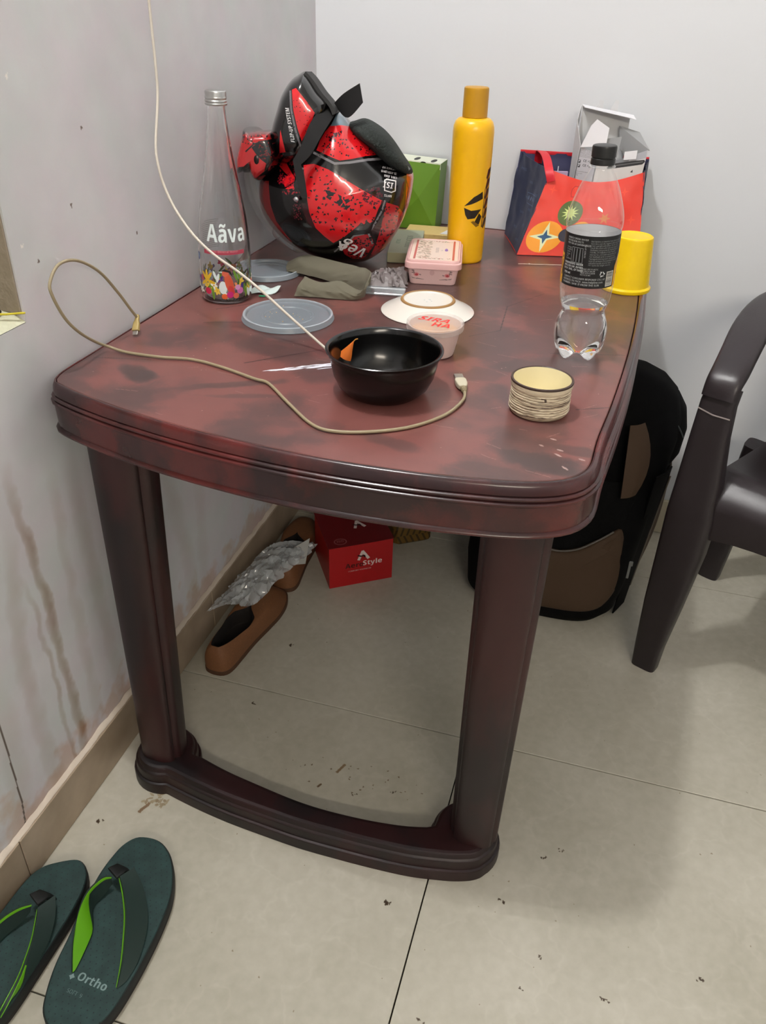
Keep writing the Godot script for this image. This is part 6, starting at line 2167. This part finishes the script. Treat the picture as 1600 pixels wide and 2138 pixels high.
func helmet() -> void:
	var o := thing("motorcycle_helmet", "red and black full-face motorcycle helmet lying upside down on the table", "helmet", Vector3(0.180, 0.8920, 0.390))
	o.transform.basis = Basis(Vector3.UP, 0.29) * Basis(Vector3.RIGHT, -0.12)
	var rect := Rect2(-HC.x * HU, (HC.y - 1600) * HV, 1600 * HU, 1600 * HV)
	var gloss := mat(Color(1, 1, 1), 0.22, 0.0, {"albedo_texture": tex(helmet_paint()), "clearcoat_enabled": true, "clearcoat": 0.7, "clearcoat_roughness": 0.05})
	var black := mat(Color(0.022, 0.022, 0.024), 0.45)
	var dull := mat(Color(0.12, 0.145, 0.135), 0.9)
	# shell
	var shell := resample(smooth(hs([955, 300, 1040, 312, 1110, 385, 1190, 440, 1290, 535, 1400, 628, 1492, 660, 1500, 745, 1478, 880, 1438, 990, 1392, 1085, 1318, 1190, 1190, 1275, 1000, 1290, 830, 1243, 700, 1182, 600, 1100, 522, 1000, 486, 900, 490, 760, 540, 690, 620, 610, 720, 500, 820, 410]), 5, true), 150)
	var m := Mb.new()
	m.inflate(shell, 0.122, 2.6, 2.1, 18, 1.0, rect)
	part(o, "shell", m.done(60), gloss, "glossy red and black painted shell")
	# flipped-up chin bar
	var bar := resample(smooth(hs([600, 560, 588, 470, 600, 400, 632, 300, 665, 205, 720, 120, 770, 82, 815, 60, 850, 90, 905, 170, 965, 245, 950, 330, 900, 420, 850, 500, 800, 600, 740, 640, 660, 620]), 5, true), 120)
	m = Mb.new()
	m.inflate(bar, 0.122, 5.0, 2.6, 14, 1.0, rect)
	part(o, "chin_bar", m.done(60), gloss, "black and red flip-up chin bar")
	var rim := []
	for p in smooth(hs([812, 62, 850, 100, 905, 175, 962, 240, 985, 290]), 6):
		rim.append(p)
	var rows := []
	for p in rim:
		var row := []
		for i in 13:
			var a := PI * (i / 12.0 - 0.5)
			row.append(Vector3(p.x + 0.003 - 0.004 * absf(sin(a)), p.y - 0.004 - 0.004 * absf(sin(a)), sin(a) * 0.088))
		rows.append(row)
	m = Mb.new()
	m.sheet(rows, 0.006)
	part(o, "chin_lining", m.done(60, false), mat(Color(0.17, 0.17, 0.17), 0.8), "dark grey edge lining")
	# neck roll and cheek lining bulging out of the opening
	var lin := resample(smooth(hs([1060, 372, 1110, 350, 1185, 334, 1285, 385, 1355, 452, 1420, 540, 1492, 648, 1470, 690, 1380, 660, 1280, 590, 1180, 500, 1090, 430]), 5, true), 90)
	m = Mb.new()
	m.inflate(lin, 0.090, 3.0, 2.2, 12, 1.0, rect)
	var roll := part(o, "neck_lining", m.done(60), bumpy(dull, grain(151, 256, 0.06, 4), 0.25, 9.0), "dark padded neck roll")
	m = Mb.new()
	m.tube(smooth(hs([1300, 430, 1360, 520, 1410, 580, 1465, 640]), 5).map(func(p): return Vector3(p.x, p.y, 0.060)), 0.0022, 8)
	part(roll, "trim_cord", m.done(60), mat(Color(0.36, 0.38, 0.38), 0.5), "grey trim cord")
	# visor hinge arm and peak
	var hinge := resample(smooth(hs([388, 690, 385, 610, 408, 520, 428, 460, 440, 405, 478, 430, 520, 425, 600, 424, 628, 470, 645, 540, 640, 610, 615, 670, 565, 708, 512, 735, 482, 700, 470, 640, 440, 622, 415, 640]), 4, true), 100)
	m = Mb.new()
	m.inflate(hinge, 0.132, 9.0, 3.0, 10, 1.0, rect, Vector2((540 - HC.x) * HU, (HC.y - 560) * HV))
	var frame := part(o, "visor_frame", m.done(60), gloss, "red visor frame with a round bolt")
	var bolt := Mb.new()
	bolt.lathe([[0.0, 0.0], [0.0115, 0.0], [0.0118, 0.003], [0.0095, 0.006], [0.004, 0.0072], [0.0, 0.0068]], 24)
	var bn := part(frame, "hinge_bolt", bolt.done(40), mat(Color(0.10, 0.08, 0.08), 0.25, 0.5), "dark round hinge bolt")
	bn.transform = Transform3D(Basis(Vector3.RIGHT, PI / 2).scaled(Vector3(0.62, 1, 1)), Vector3((532 - HC.x) * HU, (HC.y - 592) * HV, 0.1255))
	# smoked visor wrapping round the front of the face opening
	rows = []
	for p in smooth(hs([392, 640, 398, 760, 425, 880, 478, 985, 555, 1085, 640, 1162, 700, 1200]), 5):
		var row := []
		for i in 21:
			var a := deg_to_rad(76.0) * (i / 10.0 - 1.0)
			row.append(Vector3(p.x + 0.044 * (1.0 - cos(a)), p.y + 0.012 * (1.0 - cos(a)), sin(a) * 0.122))
		rows.append(row)
	m = Mb.new()
	m.sheet(rows)
	var smoke := mat(Color(0.46, 0.44, 0.42, 0.50), 0.08)
	smoke.transparency = BaseMaterial3D.TRANSPARENCY_ALPHA
	part(o, "visor", m.done(60, false), smoke, "smoke grey clear visor")
	# chin strap thrown over the outside
	var D := func(x: float, y: float, z: float) -> Vector3: return Vector3((x - HC.x) * HU, (HC.y - y) * HV, z)
	var s := Mb.new()
	s.ribbon(smooth([D.call(935, 232, 0.050), D.call(900, 300, 0.108), D.call(852, 378, 0.128), D.call(802, 500, 0.1325), D.call(752, 588, 0.1330)], 5), smooth([D.call(1012, 285, 0.050), D.call(965, 368, 0.106), D.call(915, 455, 0.128), D.call(862, 550, 0.1335), D.call(800, 612, 0.1340)], 5), 0.0025)
	part(o, "chin_strap", s.done(60), bumpy(mat(Color(0.030, 0.030, 0.034), 0.8), grain(152, 128, 0.4, 2), 0.03, 30.0), "black webbing chin strap")
	s = Mb.new()
	s.ribbon(smooth([D.call(990, 246, 0.056), D.call(1050, 190, 0.070), D.call(1143, 132, 0.082)], 5), smooth([D.call(1015, 288, 0.056), D.call(1076, 332, 0.070), D.call(1164, 242, 0.082)], 5), 0.0025)
	part(o, "strap_end", s.done(60), mat(Color(0.026, 0.026, 0.030), 0.8), "loose black strap end")
	s = Mb.new()
	s.ribbon(smooth([D.call(752, 588, 0.1330), D.call(770, 700, 0.1345), D.call(800, 810, 0.1355)], 5), smooth([D.call(800, 612, 0.1340), D.call(822, 700, 0.1348), D.call(836, 810, 0.1356)], 5), 0.0025)
	var lower_strap := part(o, "chin_strap", s.done(60), mat(Color(0.035, 0.032, 0.036), 0.75), "lower length of the strap")
	var rv := Mb.new()
	rv.lathe([[0.0, 0.0], [0.0042, 0.0], [0.0040, 0.0014], [0.0020, 0.0024], [0.0, 0.0026]], 16)
	var rn := part(lower_strap, "rivet", rv.done(50), mat(Color(0.75, 0.75, 0.76), 0.25, 1.0), "steel rivet")
	rn.transform = Transform3D(Basis(Vector3.RIGHT, PI / 2), D.call(764, 826, 0.1262))

func helmet_paint() -> Image:
	var n := 1600
	var img := blank(n, n, Color(0.040, 0.036, 0.040))
	var red := Color(0.80, 0.085, 0.11)
	var silver := Color(0.46, 0.45, 0.46)
	var blk := Color(0.045, 0.040, 0.045)
	# shell panels; a pale highlight and an orange reflection are painted in
	fill_poly(img, v2s([975, 372, 1040, 330, 1100, 388, 1190, 446, 1300, 548, 1180, 560, 1100, 576, 1030, 586, 960, 560, 885, 530, 905, 470, 935, 420]), red)
	fill_poly(img, v2s([968, 385, 1005, 300, 1030, 310, 1095, 385, 1030, 378]), Color(0.38, 0.47, 0.52))  # bluish highlight painted onto the shell
	fill_poly(img, v2s([805, 622, 870, 610, 960, 640, 1040, 682, 1150, 748, 1298, 828, 1272, 880, 1248, 950, 1205, 985, 1150, 1005, 1060, 1062, 990, 1108, 935, 1065, 880, 1010, 842, 910, 820, 760]), red)
	fill_poly(img, v2s([1040, 1130, 1085, 1090, 1130, 1055, 1200, 1045, 1232, 1060, 1252, 1120, 1212, 1190, 1180, 1235, 1110, 1228, 1060, 1192]), Color(0.62, 0.07, 0.10))
	fill_poly(img, v2s([1322, 838, 1400, 868, 1445, 940, 1438, 1010, 1392, 1085, 1325, 1182, 1215, 1240, 1262, 1120, 1292, 1000, 1312, 890]), Color(0.66, 0.08, 0.11))
	fill_poly(img, v2s([1448, 650, 1505, 655, 1500, 760, 1478, 880, 1440, 990, 1448, 850]), Color(0.78, 0.30, 0.06))  # reflection of the yellow bottle, painted along the right edge
	stroke(img, v2s([1440, 680, 1462, 760, 1452, 880, 1436, 960]), 5, Color(0.30, 0.10, 0.06))
	stroke(img, v2s([868, 545, 930, 572, 1000, 604, 1088, 597, 1200, 580, 1322, 575]), 15, silver)
	stroke(img, v2s([1312, 828, 1296, 890, 1255, 970, 1214, 1040, 1240, 1115]), 12, silver)
	stroke(img, v2s([1185, 1042, 1120, 1055, 1090, 1092, 1040, 1130, 995, 1172]), 11, silver)
	# ragged black splash above the name
	fill_poly(img, v2s([1060, 1062, 1120, 1010, 1150, 985, 1165, 965, 1185, 978, 1200, 955, 1225, 975, 1245, 960, 1235, 1010, 1225, 1040, 1120, 1050]), blk)
	specks(img, Rect2(890, 430, 360, 130), 60, blk, 31, 3, 9)
	specks(img, Rect2(960, 420, 80, 60), 26, Color(0.20, 0.04, 0.10), 36, 4, 14)
	specks(img, Rect2(830, 640, 400, 400), 120, blk, 32, 4, 14)
	specks(img, Rect2(960, 760, 120, 120), 12, blk, 37, 12, 30)
	specks(img, Rect2(1050, 1060, 180, 160), 90, blk, 33, 4, 12)
	specks(img, Rect2(1230, 860, 200, 300), 90, blk, 34, 4, 12)
	specks(img, Rect2(1180, 740, 130, 110), 34, Color(0.32, 0.03, 0.10), 35, 5, 18)
	# left side: red shards over black, and the rim of the face opening
	for q in [[650, 605, 690, 618, 752, 700, 748, 722, 690, 760, 668, 716, 706, 690, 640, 640], [690, 770, 742, 738, 748, 760, 712, 772]]:
		fill_poly(img, v2s(q), red)
	specks(img, Rect2(640, 560, 150, 240), 90, Color(0.55, 0.06, 0.12), 41, 4, 13)
	specks(img, Rect2(740, 800, 50, 160), 40, Color(0.36, 0.08, 0.14), 42, 3, 9)
	fill_poly(img, v2s([470, 745, 578, 732, 590, 880, 622, 985, 715, 1125, 690, 1175, 600, 1100, 505, 985, 470, 880]), Color(0.62, 0.11, 0.12))
	stroke(img, v2s([578, 732, 590, 880, 622, 985, 715, 1125]), 5, Color(0.12, 0.03, 0.03))
	fill_poly(img, v2s([790, 850, 825, 860, 850, 930, 880, 1010, 850, 1000, 810, 930]), Color(0.22, 0.05, 0.09))
	# chin bar
	fill_poly(img, v2s([748, 182, 772, 172, 830, 240, 882, 310, 855, 380, 802, 478, 778, 400, 756, 300]), red)
	stroke(img, v2s([738, 190, 744, 300, 766, 410, 796, 512]), 12, Color(0.40, 0.39, 0.41))
	fill_poly(img, v2s([676, 412, 702, 545, 662, 552]), red)
	specks(img, Rect2(750, 200, 110, 250), 30, blk, 43, 2, 6)
	ink(img, "FLIP-UP SYSTEM", font_bold, Vector2(770, 486), 31, Color(0.86, 0.86, 0.86), -PI / 2 - 0.16, 0.86, 0.25)
	for q in [[758, 128], [628, 408], [640, 330]]:
		ellipse(img, Vector2(q[0], q[1]), Vector2(11, 16), Color(0.10, 0.10, 0.10), 0.4)
	# visor frame
	fill_poly(img, v2s([380, 700, 382, 600, 405, 510, 430, 455, 520, 428, 600, 428, 618, 470, 560, 480, 505, 520, 545, 580, 590, 612, 575, 660, 510, 715, 485, 690, 466, 632, 420, 640]), Color(0.66, 0.075, 0.09))
	fill_poly(img, v2s([538, 500, 622, 480, 640, 560, 610, 600, 575, 575, 560, 540]), blk)
	stroke(img, v2s([470, 545, 520, 500, 590, 478]), 8, blk)
	ink(img, "VEGA", font_bold, Vector2(440, 505), 62, Color(0.45, 0.10, 0.11), -0.30, 1.0, 0.3)
	specks(img, Rect2(550, 480, 80, 110), 40, Color(0.40, 0.06, 0.08), 44, 3, 10)
	specks(img, Rect2(400, 440, 220, 60), 40, blk, 45, 3, 9)
	# name and approval mark, both upside down like the helmet
	var wt := Color(0.90, 0.88, 0.88)
	ink(img, "Veg", font_bold, Vector2(1236, 1138), 104, wt, -2.73, 1.0, 0.28)
	ink(img, "A", font_bold, Vector2(1092, 1080), 92, wt, -2.95, 1.0, 0.1)
	stroke(img, v2s([1318, 694, 1378, 706, 1376, 768, 1352, 776, 1308, 762, 1308, 700, 1330, 694]), 7, wt)
	ink(img, "ISI", font_bold, Vector2(1368, 706), 50, wt, PI + 0.18, 1.0)
	ink(img, "CM/L 8365", font_bold, Vector2(1388, 680), 17, wt, PI + 0.20)
	ink(img, "IS 4151:2015", font_bold, Vector2(1384, 656), 17, wt, PI + 0.20)
	ink(img, "LICENCE NO", font_bold, Vector2(1380, 634), 15, wt, PI + 0.20)
	ink(img, "MFTS", font_bold, Vector2(1358, 790), 20, wt, PI + 0.20)
	return img
